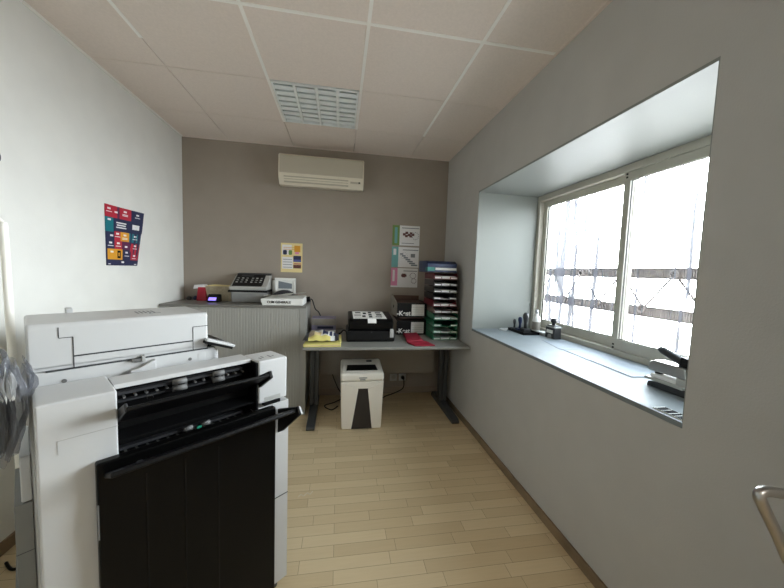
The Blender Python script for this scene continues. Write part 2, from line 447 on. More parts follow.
for p, q in zip(zz, zz[1:]): part('diagonal_bar', MB().tube([p, q], .008, 'girder', 8), gd)
for p in zz[1:-1]:
    ring = [(2.185, p[1] + .024*math.cos(t), p[2] + .024*math.sin(t)) for t in [2*math.pi*i/14 for i in range(15)]]
    part('joint_ring', MB().tube(ring, .009, 'girder', 6, cap=False), gd)

# ------------------------------------------------------------------ ceiling lamp, air conditioner
lx0, lx1, ly0, ly1 = OX+.012, OX+.588, OY+G+.012, OY+2*G-.012
lamp = thing('ceiling_lamp', 'square recessed ceiling lamp with white louvre grid, switched off', 'ceiling lamp', (OX+.3, OY+.9, H))
a = MB(); a.box((lx0, ly0, H+.075), (lx1, ly1, H+.085), 'lamp_white')
for q in (((lx0, ly0), (lx1, ly0+.012)), ((lx0, ly1-.012), (lx1, ly1)), ((lx0, ly0+.012), (lx0+.012, ly1-.012)), ((lx1-.012, ly0+.012), (lx1, ly1-.012))):
    a.box((q[0][0], q[0][1], H-.004), (q[1][0], q[1][1], H+.075), 'lamp_white')
part('housing', a, lamp)
for k in range(1, 4):
    x = lx0 + (lx1-lx0)*k/4
    part('divider', MB().prism([(x-.009, H-.003), (x+.009, H-.003), (x+.004, H+.045), (x-.004, H+.045)], 'y', ly0+.012, ly1-.012, 'lamp_white'), lamp)
for k in range(1, 8):
    y = ly0 + (ly1-ly0)*k/8
    b = MB()
    for q in range(4):
        xa = lx0 + (lx1-lx0)*q/4 + .012; xb = lx0 + (lx1-lx0)*(q+1)/4 - .012
        b.prism([(y-.024, H+.003), (y+.020, H+.001), (y+.022, H+.004), (y+.006, H+.03), (y-.002, H+.034), (y-.022, H+.008)], 'x', xa, xb, 'lamp_blade')
    part('louvre_blade', b, lamp)
for k in range(4):
    x = lx0 + (lx1-lx0)*(k+.5)/4
    part('lamp_tube', MB().tube([(x, ly0+.02, H+.06), (x, ly1-.02, H+.06)], .008, 'white_pl', 10), lamp)

ax0, ax1, az0, az1, ay = -.59, .215, 2.152, 2.434, 3.195
ac = thing('air_conditioner', 'cream wall-mounted air conditioner below the ceiling on the taupe wall', 'air conditioner', (-.19, YB, az0))
prof = [(YB-.002, az0+.02), (YB-.002, az1), (ay+.03, az1), (ay+.002, az1-.015), (ay, az0+.1), (ay+.012, az0+.05), (ay+.06, az0), (ay+.12, az0)]
part('body', MB().prism(prof, 'x', ax0, ax1, 'cream'), ac, .008, 3)
part('front_panel', MB().box((ax0+.012, ay-.004, az0+.1), (ax1-.012, ay+.004, az1-.02), 'cream_grey'), ac, .003)
a = MB()
for k in range(3):
    zc = az0+.072-.021*k; yc = ay+.004+.013*k
    a.prism([(yc-.006, zc-.004), (yc+.03, zc-.016), (yc+.032, zc-.012), (yc-.004, zc+.001)], 'x', ax0+.05, ax1-.15, 'cream_grey')
part('air_flap', a, ac)
a = MB(); a.box((ax1-.13, ay+.0085, az0+.047), (ax1-.03, ay+.03, az0+.068), 'cream_grey'); a.box((ax1-.05, ay+.006, az0+.05), (ax1-.038, ay+.03, az0+.064), 'ink')
part('indicator', a, ac)

# ------------------------------------------------------------------ posters and notices
def wall_sheet(name, pts_fn, cells, label, cat, base, group=None, rotz=0.0, bend=None):
    """cells: (u0,v0,u1,v1,material,layer). Printed areas lie in thin layers on the sheet."""
    mb = MB()
    for (u0, v0, u1, v1, m, k) in cells:
        n = 8
        for i in range(n):
            ua, ub = u0+(u1-u0)*i/n, u0+(u1-u0)*(i+1)/n
            lo = [pts_fn(ua, v0, 0), pts_fn(ub, v0, 0), pts_fn(ub, v1, 0), pts_fn(ua, v1, 0)]
            hi = [pts_fn(ua, v0, k), pts_fn(ub, v0, k), pts_fn(ub, v1, k), pts_fn(ua, v1, k)]
            mb.hexa(lo + hi, m)
    return single(name, mb, base, label, cat, group=group)
# left wall poster: top edge drops towards the far end, the far lower corner pulled in
def pl(u, v, k):
    wd = .385 - .075*(1-v)**1.2
    y = 2.363 + wd*u; z = 1.335 + (.40)*v
    bulge = .012*(1-v)*math.sin(u*2.6) + .02*u*u*v
    return (XL + .0015 + bulge + .0007*k, y, z)
cells = [(0, 0, 1, 1, 'p_navy', 1)]
def put(c0, r0, c1, r1, m): cells.append((c0, 1-r1, c1, 1-r0, m, 2))
put(0, 0, .30, .2, 'p_red'); put(.30, 0, .36, .2, 'p_plum'); put(.36, 0, .66, .2, 'p_red'); put(.66, 0, 1, .2, 'p_navy')
put(0, .2, .2, .44, 'p_teal'); put(.2, .2, .66, .42, 'p_navy'); put(.66, .2, 1, .40, 'p_navy')
put(.0, .44, .22, .58, 'p_navy'); put(.22, .42, .38, .58, 'p_red'); put(.38, .42, .62, .58, 'p_amber'); put(.62, .42, .98, .58, 'p_teal')
put(.02, .58, .22, .72, 'p_navy'); put(.22, .58, .42, .72, 'p_red'); put(.42, .58, .66, .72, 'p_plum'); put(.66, .6, .98, .78, 'p_red')
put(.04, .72, .44, .9, 'p_amber'); put(.44, .72, .7, .9, 'p_navy'); put(.7, .78, .97, .9, 'p_red'); put(0, .9, 1, 1, 'p_navy')
def dot(c, r, w_, h_, m='p_white'): cells.append((c-w_/2, 1-r-h_/2, c+w_/2, 1-r+h_/2, m, 3))
for (c_, r_) in ((.1, .06), (.27, .1), (.5, .06), (.83, .07), (.1, .24), (.15, .5), (.3, .46), (.5, .47), (.8, .47), (.12, .62), (.32, .62), (.54, .67), (.82, .64), (.15, .77), (.56, .77), (.82, .82), (.45, .94)): dot(c_, r_, .075, .03)
for (c_, r_) in ((.1, .11), (.5, .11), (.5, .13), (.83, .12), (.3, .51), (.5, .52), (.5, .54), (.8, .52), (.12, .67), (.32, .67), (.82, .69), (.57, .83), (.82, .87)): dot(c_, r_, .14, .012)
for k in range(3): dot(.4, .27+.04*k, .26-.03*(k % 2), .02)
dot(.8, .3, .2, .09); dot(.8, .3, .13, .03, 'ink_grey'); dot(.34, .81, .09, .13, 'ink'); dot(.34, .81, .05, .06, 'p_amber'); dot(.08, .975, .06, .012); dot(.9, .975, .09, .012)
wall_sheet('poster', pl, cells, 'colourful red, navy, teal and amber poster curling off the white left wall', 'poster', (XL, 2.53, 1.335))

def pb(x0, z0, w_, h_, tilt=0.0):
    return lambda u, v, k: (x0 + w_*u - tilt*(1-v), YB - .001 - .0006*k - .002*math.sin(math.pi*v), z0 + h_*v)
cl = [(0, 0, 1, 1, 'p_cream', 1), (.06, .12, .56, .52, 'p_white', 2), (.06, .6, .5, .94, 'p_white', 2), (.58, .44, .94, .57, 'p_navy', 2), (.58, .36, .94, .44, 'p_blue', 2), (.6, .28, .94, .31, 'p_red', 2), (.58, .14, .94, .26, 'p_brown', 2), (.62, .7, .9, .92, 'p_amber', 2)]
for k in range(4): cl.append((.1, .16+.09*k, .52, .18+.09*k, 'ink_grey', 3))
for k in range(2): cl.append((.12, .78+.06*k, .8, .795+.06*k, 'p_amber', 3))
cl += [(.1, .62, .28, .74, 'p_navy', 3), (.36, .62, .52, .74, 'p_green', 3), (.12, .6, .26, .76, 'p_navy', 3), (.38, .6, .5, .76, 'p_green', 3), (.66, .63, .84, .7, 'p_pink', 3)]
wall_sheet('notice', pb(-.597, 1.312, .214, .298), cl, 'small cream notice with a dark and a green dot alone on the taupe wall', 'notice', (-.49, YB, 1.312))

G3 = 'picture cards hung one above the other'
def ring_cells(cx, cz, rx, rz, m, n=12, t=.03):
    out = []
    for i in range(n):
        a_ = 2*math.pi*i/n; out.append((cx+rx*math.cos(a_)-t/2, cz+rz*math.sin(a_)-t/2, cx+rx*math.cos(a_)+t/2, cz+rz*math.sin(a_)+t/2, m, 3))
    return out
c1 = [(0, 0, 1, 1, 'p_white', 1), (0, 0, .26, 1, 'p_green', 2), (.08, .1, .18, .9, 'p_aqua', 2), (.34, .86, .98, .9, 'ink_grey', 2)]
for (a_, b_) in ((.38, .5), (.46, .42), (.47, .58), (.56, .48), (.63, .56), (.62, .42), (.7, .5)): c1.append((a_, b_, a_+.1, b_+.12, 'p_brown', 2))
c1 += ring_cells(.84, .5, .12, .18, 'ink_grey'); c1 += [(.34, .1, .8, .13, 'ink_grey', 2)]
wall_sheet('picture_card', pb(.553, 1.640, .30, .213), c1, 'topmost of three picture cards, with a green edge and brown shapes', 'card', (.7, YB, 1.64), G3)
c2 = [(0, 0, 1, 1, 'p_white', 1), (0, 0, .24, 1, 'p_aqua', 2), (.06, .6, .16, .9, 'p_white', 3), (.4, .84, .98, .88, 'ink_grey', 2), (.7, .5, .86, .68, 'ink_grey', 2)]
for k in range(7): c2.append((.3+.07*k, .62-.09*k, .42+.09*k, .69-.09*k, 'paper_blue', 2))
c2 += ring_cells(.45, .58, .13, .16, 'ink_grey', 10, .02)
wall_sheet('picture_card', pb(.552, 1.404, .30, .219), c2, 'middle of three picture cards, with an aqua edge and grey drawing', 'card', (.7, YB, 1.404), G3)
c3 = [(0, 0, 1, 1, 'p_white', 1), (0, .08, .24, 1, 'p_pink', 2), (.06, .3, .14, .9, 'p_white', 3), (.46, .84, .98, .88, 'ink_grey', 2), (.38, .56, .58, .68, 'p_brown', 2), (.41, .52, .54, .72, 'p_brown', 2)]
c3 += ring_cells(.82, .62, .11, .14, 'p_plum', 12, .03) + ring_cells(.86, .34, .09, .12, 'p_plum', 10, .03)
wall_sheet('picture_card', pb(.550, 1.186, .298, .208), c3, 'lowest of three picture cards, with a pink edge and purple rings', 'card', (.7, YB, 1.186), G3)

# ------------------------------------------------------------------ copier and finisher (frame turned 40 degrees in plan)
TH = R(40)
cp = thing('copier', 'large white office copier with document feeder standing by the left wall', 'copier', (.24, 1.62, 0), TH)
by0, by1 = 1.345, 2.05
a = MB(); a.box((.0, by0, .06), (.50, by1, 1.0355), 'white_pl')
part('body', a, cp, .008)
# rear cover boxes sticking out at the back
a = MB(); a.box((-.022, 1.345, .664), (.0, 1.60, .80), 'white_pl2'); part('rear_cover', a, cp, .004, label='upper light rear cover')
a = MB(); a.box((-.036, 1.345, .40), (.0, 1.60, .66), 'rear_grey'); a.box((-.0365, 1.3445, .512), (.0, 1.60, .515), 'seam'); a.box((-.042, 1.345, .05), (.0, 1.60, .40), 'rear_grey')
part('rear_cover', a, cp, .004, label='lower grey rear cover')
for s_, zz in ((.073, .999), (.406, 1.002)): part('screw_cover', MB().tube([(s_, by0-.0015, zz), (s_, by0+.002, zz)], .006, 'midgrey', 12), cp)
a = MB(); a.prism([(.225, .985), (.297, .978), (.297, 1.026), (.283, 1.022), (.25, 1.005), (.225, 1.0)], 'y', by0-.02, by0+.002, 'white_pl'); part('latch_bump', a, cp, .004)
a = MB(); a.box((.232, by0-.012, 1.026), (.262, by0+.01, 1.036), 'midgrey'); a.box((.258, by0-.014, 1.022), (.268, by0+.01, 1.044), 'grey_pl'); part('latch', a, cp, .001)
# paper drawers on the front
for k in range(4):
    b = MB(); z0 = .1+.14*k; b.box((.50, by0+.02, z0), (.512, by1-.02, z0+.13), 'white_pl'); d = part('paper_drawer', b, cp, .003)
    part('drawer_grip', MB().box((.5115, by0+.18, z0+.085), (.5135, by1-.18, z0+.11), 'charcoal'), d)
# scanner bed / feeder
f0 = by0; f1 = 1.60
a = MB(); a.box((.012, f0, 1.036), (.466, by1-.02, 1.05), 'white_pl2'); part('platen', a, cp, .002)
fd = MB()
fd.prism([(f0, 1.036), (f0, 1.168), (f0+.010, 1.176), (1.585, 1.176), (1.62, 1.15), (1.66, 1.10), (by1-.02, 1.10), (by1-.02, 1.036)], 'x', .0, .47, 'white_pl')
feeder = part('document_feeder', fd, cp, .008, 3)
q = MB(); e = .0012
def sl(s0, z0, s1, z1, w_=.0016):
    lo = min(z0, z1); hi = max(z0, z1)
    if abs(s1-s0) > abs(z1-z0): q.box((min(s0, s1), f0-e, lo-w_), (max(s0, s1), f0+.006, lo+w_), 'seam')
    else: q.box((s0-w_*.8, f0-e, lo), (s0+w_*.8, f0+.006, hi), 'seam')
sl(.065, 1.131, .065, 1.162, .0012); sl(.065, 1.130, .095, 1.130, .001); sl(.095, 1.036, .095, 1.130, .0016); sl(.095, 1.071, .416, 1.071, .0022)
sl(.417, 1.036, .417, 1.124, .0012); sl(.417, 1.124, .468, 1.124, .001); sl(.036, 1.034, .468, 1.034, .0026)
part('feeder_seam', q, feeder)
a = MB(); a.box((.096, 1.575, 1.17), (.114, 1.62, 1.192), 'white_pl2'); part('hinge', a, cp, .003)
a = MB()
for k in range(5): a.box((.27+.012*k, 1.44, 1.1758), (.275+.012*k, 1.50, 1.1768), 'ink_grey')
a.box((.30, 1.42, 1.1758), (.335, 1.428, 1.1768), 'ink_grey')
part('feeder_icon', a, feeder)
# corner column + small block right of the scanner
part('corner_column', MB().box((.424, by0-.001, .90), (.469, by0+.06, 1.03), 'white_pl'), cp, .012, 3)
part('side_block', MB().box((.474, by0, .90), (.507, by0+.08, 1.022), 'white_pl2'), cp, .004)
# tilted operation panel
xf = Matrix.Translation((.455, by0-.03, 1.072)) @ Matrix.Rotation(R(21), 4, 'Y')
a = MB(); a.box((0, 0, -.004), (.112, .33, .006), 'white_pl', xf); a.box((0, .003, -.014), (.108, .327, -.004), 'black_pl', xf)
pn = part('control_panel', a, cp, .002)
part('touch_screen', MB().box((.02, .05, .0062), (.1, .24, .0072), 'black_gloss', xf), pn)
part('panel_arm', MB().box((.44, by0+.02, 1.03), (.49, by0+.12, 1.062), 'black_pl'), cp, .003)
for sx in (.05, .45):
    for sy in (by0+.06, by1-.06): part('caster', MB().tube([(sx, sy, 0), (sx, sy, .06)], .025, 'charcoal', 12), cp)

fi = thing('finisher', 'white copier finisher with black trays on its face, nearest the camera', 'finisher', (.36, 1.24, 0), TH)
F0, F1 = 1.15, 1.335      # face plane, back plane
a = MB()
rs0, rs1, rz0 = .165, .577, .80
a.box((.008, F0, .03), (rs0, 1.33, .999), 'white_pl')                      # left column
part('side_column', a, fi, .006, 3)
a = MB(); a.box((rs1, F0, .83), (.698, 1.28, .999), 'white_pl'); part('end_cover', a, fi, .007, 3)
a = MB(); a.box((rs1, F0+.002, .03), (.707, 1.28, .815), 'white_pl'); a.box((.625, F0-.001, .41), (.708, F0+.01, .412), 'seam'); part('lower_cover', a, fi, .005)
a = MB(); a.box((.600, F0-.0012, .8185), (.668, F0+.02, .829), 'black_pl'); a.box((.602, F0-.0012, .836), (.668, F0+.002, .852), 'grey_pl'); part('release_slot', a, fi)
a = MB()
for k in range(5): a.box((.60+.014*k, F0+.03+.01*(k % 3), .9985), (.606+.014*k, F0+.05+.012*(k % 2), .9998), 'ink_grey')
part('icon_print', a, fi)
a = MB(); a.box((rs0, F0+.066, .79), (rs1, 1.30, .985), 'black_pl'); a.box((rs0, F0+.01, .03), (rs1, 1.28, .79), 'black_pl'); part('recess', a, fi)
a = MB(); a.prism([(F0+.05, .987), (F0+.066, .985), (1.30, .985), (1.30, .999), (F0+.058, .999)], 'x', rs0, rs1, 'white_pl'); part('top_cover', a, fi, .002)
a = MB(); a.box((rs1-.006, F0+.004, .80), (rs1, F0+.066, .994), 'black_pl'); part('recess_cheek', a, fi)
a = MB(); a.box((.045, F0-.0012, .896), (.165, F0+.002, .8972), 'grey_pl'); a.box((.045, F0-.0012, .86), (.0462, F0+.002, .8972), 'grey_pl'); part('panel_seam', a, fi)
# exit rails and rollers
for (zz, cols, rr) in ((.962, ((.309, .349), (.430, .468)), .009), (.792, ((.335, .365), (.392, .42)), .008)):
    a = MB(); a.box((rs0+.005, F0+.046, zz+.006), (rs1-.04, F0+.068, zz+.014), 'charcoal'); a.box((rs0+.005, F0+.05, zz-.018), (rs1-.04, F0+.068, zz-.012), 'charcoal')
    for k in range(14):
        s_ = rs0+.02+.027*k
        a.box((s_, F0+.044, zz-.006), (s_+.006, F0+.068, zz-.001), 'midgrey')
    part('exit_rail', a, fi)
    for s0, s1 in cols:
        a = MB(); a.tube([(s0, F0+.042, zz+.012), (s1, F0+.042, zz+.012)], rr, 'midgrey', 14); a.tube([(s0, F0+.042, zz-.010), (s1, F0+.042, zz-.010)], rr, 'midgrey', 14)
        part('exit_roller', a, fi)
part('green_tab', MB().box((.376, F0+.03, .795), (.39, F0+.036, .805), 'green_sticker'), fi, label='small green tab')
a = MB(); a.prism([(F0+.012, .838), (F0+.066, .852), (F0+.066, .858), (F0+.012, .844)], 'x', rs0, rs1, 'black_pl'); part('exit_lip', a, fi)
# upper tray: rises steeply out of the recess
def traypoly(y0, z0, y1, z1, t):
    d = Vector((y1-y0, z1-z0)).normalized(); nn = Vector((-d.y, d.x))*t
    return [(y0, z0), (y1, z1), (y1-nn.x, z1-nn.y), (y0-nn.x, z0-nn.y)]
UT0, UT1 = (F0+.062, .893), (F0-.075, .972)
a = MB(); a.prism(traypoly(UT0[0], UT0[1], UT1[0], UT1[1], -.012), 'x', rs0+.006, .590, 'black_pl')
ut = part('upper_tray', a, fi, .004)
a = MB(); a.prism([(1.076, .980), (1.066, .955), (1.16, .890), (1.16, .94)], 'x', .578, .592, 'black_pl'); part('tray_end', a, ut, .003)
a = MB(); a.prism([(UT1[0]-.001, UT1[1]-.014), (UT1[0]+.012, UT1[1]+.006), (F0+.05, UT0[1]+.03), (F0+.05, UT0[1]-.004)], 'x', rs0+.004, rs0+.012, 'charcoal'); part('tray_end', a, ut, .003)
a = MB(); a.box((.222, F0-.06, .973), (.236, F0-.045, .982), 'black_gloss'); part('paper_stop', a, ut, .002)
# lower tray and the black elevator panel under it
LT0, LT1 = (F0-.01, .775), (F0-.135, .834)
a = MB(); a.box((.113, F0-.03, .045), (.634, F0-.001, .815), 'black_gloss'); lp = part('elevator_panel', a, fi, .006, 3)
for k in range(3): part('panel_rib', MB().box((.22+.1*k, F0-.0312, .06), (.224+.1*k, F0-.029, .74), 'black_pl'), lp)
part('panel_edge_glint', MB().box((.1125, F0-.031, .60), (.116, F0-.012, .70), 'midgrey'), lp)  # grey strip paints the light caught along the black panel's left edge
a = MB(); a.prism(traypoly(LT0[0], LT0[1], LT1[0], LT1[1], -.014), 'x', .128, .655, 'black_pl')
lt = part('lower_tray', a, fi, .004)
part('tray_end', MB().prism([(LT1[0]-.003, LT1[1]+.007), (LT1[0]-.023, LT1[1]-.018), (F0-.04, .712), (F0-.002, .69), (F0-.002, .79)], 'x', .655, .667, 'black_pl'), lt, .003)
part('tray_tip', MB().prism([(LT1[0]-.004, LT1[1]+.006), (LT1[0]+.002, LT1[1]+.002), (LT1[0]-.016, LT1[1]-.022), (LT1[0]-.024, LT1[1]-.018)], 'x', .664, .6705, 'white_pl2'), lt)
a = MB(); a.box((.19, F0-.09, .80), (.204, F0-.075, .812), 'charcoal'); part('paper_stop', a, lt, .002)
for sx in (.06, .66):
    for sy in (F0+.03, F0+.1): part('caster', MB().tube([(sx, sy, 0), (sx, sy, .035)], .016, 'charcoal', 12), fi)

# ------------------------------------------------------------------ tubular stand and plastic bag at far left
st = thing('tube_stand', 'white bent tube stand rising beside the copier at the left edge', 'stand', (-1.1375, 1.30, 0))
path = smooth_path([(-1.119, 1.30, .03), (-1.127, 1.30, .7), (-1.1355, 1.30, 1.4), (-1.142, 1.30, 1.47), (-1.18, 1.30, 1.502), (-1.30, 1.30, 1.505), (-1.345, 1.30, 1.47), (-1.35, 1.30, 1.4), (-1.36, 1.30, .7), (-1.37, 1.30, .03)], 6)
part('tube_hoop', MB().tube(path, .0115, 'cream_tube', 12), st)
a = MB(); a.tube([(-1.119, 1.30, .015), (-1.37, 1.30, .015)], .012, 'cream_tube', 10); a.tube([(-1.245, 1.2, .012), (-1.245, 1.4, .012)], .012, 'cream_tube', 10); part('foot', a, st)
bag = thing('plastic_bag', 'crumpled clear plastic bag hanging beside the copier at the left edge', 'bag', (-.92, .99, .81))
def bagfn(cx, cy, z0, z1, r0, r1, seed, m='film', k=1.0):
    rnd = random.Random(seed); ph = [rnd.uniform(0, 6.28) for _ in range(10)]
    tri = lambda x: abs((x/math.pi) % 2 - 1)*2 - 1
    def fn(u, v):
        t = 2*math.pi*u; r = r0 + (r1-r0)*v + .5*r0*math.sin(math.pi*v)
        r *= 1 + k*(.16*tri(7*t+ph[0]+2.2*v) + .10*tri(13*t+ph[1]-3*v) + .07*tri(23*t+ph[2]+5*v) + .03*tri(11*v+ph[3]+5*t) + .02*tri(23*v-8*t+ph[6]))
        return (cx + r*math.cos(t), cy + r*math.sin(t)*.7, z0 + (z1-z0)*v + .02*tri(3*t+ph[4])*(.3+v*.7) + .010*tri(11*t+ph[5]))
    mb = MB().sheet(fn, 150, 46, m)
    for f in mb.bm.faces: f.smooth = False
    return mb
part('bag_film', bagfn(-.925, .975, .815, 1.075, .052, .058, 3), bag)
part('bag_fold', bagfn(-.822, .945, 1.004, 1.085, .028, .022, 5), bag)
part('dark_content', bagfn(-.912, .98, .83, 1.045, .03, .018, 9, 'charcoal', .6), bag, label='dark roll inside the bag')
part('white_content', bagfn(-.835, .94, 1.004, 1.055, .012, .012, 12, 'paper', .8), bag, label='white wrap inside the bag')
pth = [(-.862+.014*math.sin(t), .96, 1.085-.038*math.cos(t)) for t in [i*2*math.pi/20 for i in range(21)]]
part('bag_handle', MB().tube(pth, .005, 'film', 8, cap=False), bag)

# dark fitting at the left edge, cables on the floor
a = MB(); a.lathe([(.03, 0), (.034, .012), (.03, .03), (.016, .038)], (0, 0, 0), 'black_pl', 18, Matrix.Translation((XL+.002, 1.668, 1.80)) @ Matrix.Rotation(R(90), 4, 'Y'))
single('wall_fitting', a, (XL, 1.668, 1.80), 'small round black knob on the left wall at the photo edge', 'knob')
def cable(name, pts, r, m, label, cat='cable', group=None):
    return single(name, MB().tube(smooth_path(pts, 8), r, m, 8), pts[0], label, cat, group=group)
cable('power_cable', [(-1.46, 1.95, .006), (-1.45, 1.78, .006), (-1.40, 1.66, .03), (-1.36, 1.60, .05), (-1.33, 1.56, .02), (-1.38, 1.54, .006), (-1.44, 1.58, .006)], .006, 'black_pl', 'thick black cable looping on the floor behind the copier')
cable('data_cable', [(-1.48, 1.50, .004), (-1.44, 1.49, .004), (-1.40, 1.47, .004), (-1.38, 1.44, .004), (-1.43, 1.43, .004)], .004, 'yellow', 'thin yellow cable on the floor behind the copier')

# ------------------------------------------------------------------ tambour cabinet
K0, K1, KY0, KY1, KZ = -1.497, -.292, 2.95, 3.395, 1.018
cab = thing('tambour_cabinet', 'grey metal cabinet with a ribbed sliding front standing in the back left corner', 'cabinet', (-.9, 3.17, 0))
a = MB(); a.box((K0, KY0+.02, .03), (K0+.02, KY1, KZ-.022), 'cab'); a.box((K1-.02, KY0+.02, .03), (K1, KY1, KZ-.022), 'cab')
a.box((K0+.02, KY1-.012, .03), (K1-.02, KY1, KZ-.022), 'cab'); a.box((K0+.02, KY0+.03, .03), (K1-.02, KY1-.012, .06), 'cab'); a.box((K0+.02, KY0+.03, .5), (K1-.02, KY1-.012, .52), 'cab')
part('carcass', a, cab, .002)
part('top_panel', MB().box((K0, KY0-.006, KZ-.022), (K1, KY1, KZ), 'cab_top'), cab, .003)
a = MB(); a.box((K0, KY0, 0), (K0+.055, KY0+.02, KZ-.022), 'cab'); part('stile', a, cab, .002)
a = MB(); a.box((K1-.055, KY0, 0), (K1, KY0+.02, KZ-.022), 'cab'); part('stile', a, cab, .002)
part('plinth', MB().box((K0+.055, KY0+.012, 0), (K1-.055, KY0+.03, .05), 'cab'), cab)
a = MB(); x = -1.335; sw = (K1-.056+1.335)/42
for k in range(42):
    a.prism([(x+.0002, KY0+.014), (x+.0002, KY0+.0055), (x+.004, KY0+.0035), (x+sw-.004, KY0+.0035), (x+sw-.0002, KY0+.0055), (x+sw-.0002, KY0+.014)], 'z', .052, KZ-.024, 'cab_slat'); x += sw
tb = part('tambour_door', a, cab)
part('door_grip', MB().box((-1.36, KY0+.002, .052), (-1.334, KY0+.016, KZ-.024), 'cab_slat'), cab, .002)

# ------------------------------------------------------------------ things on the cabinet
bx = thing('tissue_pack', 'beige carton with a red end behind the small lit clock', 'carton', (-1.2, 3.31, KZ))
a = MB(); a.box((-1.30, 3.26, KZ), (-1.02, 3.38, KZ+.14), 'beige_pack'); part('carton', a, bx, .006)
a = MB(); a.prism([(-1.33, KZ), (-1.315, KZ+.13), (-1.255, KZ+.13), (-1.235, KZ)], 'y', 3.245, 3.36, 'red'); a.prism([(-1.36, KZ+.11), (-1.35, KZ+.15), (-1.27, KZ+.155), (-1.25, KZ+.13)], 'y', 3.25, 3.34, 'p_white'); part('red_wrap', a, bx, .005, label='red end wrap')
a = MB(); a.prism([(-1.26, KZ+.14), (-1.2, KZ+.155), (-1.08, KZ+.147), (-1.04, KZ+.154), (-1.025, KZ+.14)], 'y', 3.27, 3.37, 'p_cream'); part('flap', a, bx, .002)
ck = thing('digital_clock', 'small black clock with a glowing purple display on the cabinet', 'clock', (-1.14, 3.16, KZ))
part('case', MB().prism([(3.12, KZ), (3.125, KZ+.05), (3.15, KZ+.075), (3.2, KZ+.07), (3.21, KZ)], 'x', -1.19, -1.09, 'black_pl'), ck, .008, 3)
part('display', MB().hexa([(-1.18, 3.1195, KZ+.018), (-1.115, 3.1195, KZ+.018), (-1.115, 3.127, KZ+.018), (-1.18, 3.127, KZ+.018), (-1.172, 3.1225, KZ+.046), (-1.108, 3.1225, KZ+.046), (-1.108, 3.13, KZ+.046), (-1.172, 3.13, KZ+.046)], 'lcd'), ck)
fx = thing('fax_machine', 'grey fax machine with a black sloping keypad on the cabinet', 'fax machine', (-.84, 3.22, KZ))
part('body', MB().prism([(3.135, KZ+.004), (3.115, KZ+.095), (3.13, KZ+.108), (3.39, KZ+.108), (3.39, KZ+.004)], 'x', -.985, -.685, 'silver'), fx, .008, 3)
part('slot', MB().box((-1.012, 3.12, KZ+.098), (-.668, 3.36, KZ+.118), 'black_pl'), fx, .004)
part('upper_body', MB().prism([(3.13, KZ+.118), (3.122, KZ+.15), (3.17, KZ+.165), (3.33, KZ+.255), (3.385, KZ+.255), (3.385, KZ+.118)], 'x', -1.0, -.675, 'silver_lt'), fx, .006, 3)
kp = part('keypad', MB().prism([(3.135, KZ+.153), (3.165, KZ+.172), (3.325, KZ+.262), (3.335, KZ+.255), (3.17, KZ+.16)], 'x', -.985, -.722, 'black_pl'), fx, .003)
sl_ = Matrix.Translation((0, 3.165, KZ+.1725)) @ Matrix.Rotation(math.atan2(.09, .16), 4, 'X')
for r_ in range(3):
    for c_ in range(6):
        x = -.965+.04*c_+(.01 if c_ > 2 else 0)
        part('key', MB().box((x, .03+.036*r_, -.001), (x+.018, .042+.036*r_, .004), 'silver' if (c_+r_) % 3 else 'silver_lt', sl_), kp)
part('screen', MB().box((-.94, .142, -.001), (-.83, .168, .002), 'charcoal', sl_), kp)
part('paper_flap', MB().prism([(3.33, KZ+.25), (3.385, KZ+.255), (3.392, KZ+.275), (3.335, KZ+.268)], 'x', -.99, -.68, 'charcoal'), fx, .002)

bk = thing('binder', 'white binder lying flat with black lettering on its spine at the cabinet edge', 'binder', (-.5, 3.06, KZ))
part('cover', MB().hexa([(-.675, 2.955, KZ), (-.322, 2.955, KZ), (-.315, 3.20, KZ), (-.64, 3.20, KZ), (-.69, 2.955, KZ+.058), (-.322, 2.955, KZ+.062), (-.315, 3.20, KZ+.075), (-.64, 3.20, KZ+.07)], 'paper'), bk, .006, 3)
part('lettering', text_mb('CLIM GENERALE', .028, upright(-.53, 2.9535, KZ+.029), 'ink', .0008, bold=.0007), bk)
a = MB().sheet(lambda u, v: (-.665+.35*u, 2.965+.2*v+.01*math.sin(5*u), KZ+.079+.012*u+.03*u*u*(1-.4*v)+.006*math.sin(9*u+3*v)), 16, 8, 'paper', .002)
single('loose_papers', a, (-.5, 3.06, KZ+.07), 'loose white papers curling on top of the white binder', 'papers', smooth=True)
wh = thing('paper_holder', 'white frame holder with a black arched base behind the binder', 'holder', (-.53, 3.28, KZ))
a = MB(); a.box((-.635, 3.31, KZ+.10), (-.435, 3.34, KZ+.23), 'paper'); a.box((-.66, 3.325, KZ+.07), (-.63, 3.34, KZ+.21), 'paper'); a.box((-.635, 3.30, KZ+.21), (-.435, 3.34, KZ+.235), 'paper'); a.box((-.635, 3.30, KZ+.08), (-.615, 3.34, KZ+.22), 'paper'); a.box((-.455, 3.30, KZ+.08), (-.435, 3.34, KZ+.22), 'paper')
part('frame', a, wh, .003)
part('inset', MB().prism([(-.6, KZ+.13), (-.47, KZ+.13), (-.47, KZ+.18), (-.6, KZ+.205)], 'y', 3.3085, 3.312, 'paper_blue'), wh)
part('arched_base', MB().prism([(-.64+.0, KZ)] + [(-.537-.105*math.cos(t), KZ+.045+.075*math.sin(t)) for t in [math.pi*i/12 for i in range(13)]] + [(-.43, KZ)], 'y', 3.22, 3.30, 'charcoal'), wh, .004)
ad = thing('power_adapter', 'black plug adapter at the right end of the cabinet top', 'adapter', (-.325, 3.26, KZ))
part('case', MB().box((-.405, 3.23, KZ), (-.31, 3.29, KZ+.05), 'black_pl'), ad, .006)
part('prong_cap', MB().tube([(-.315, 3.26, KZ+.03), (-.285, 3.26, KZ+.035)], .026, 'black_pl', 14), ad)
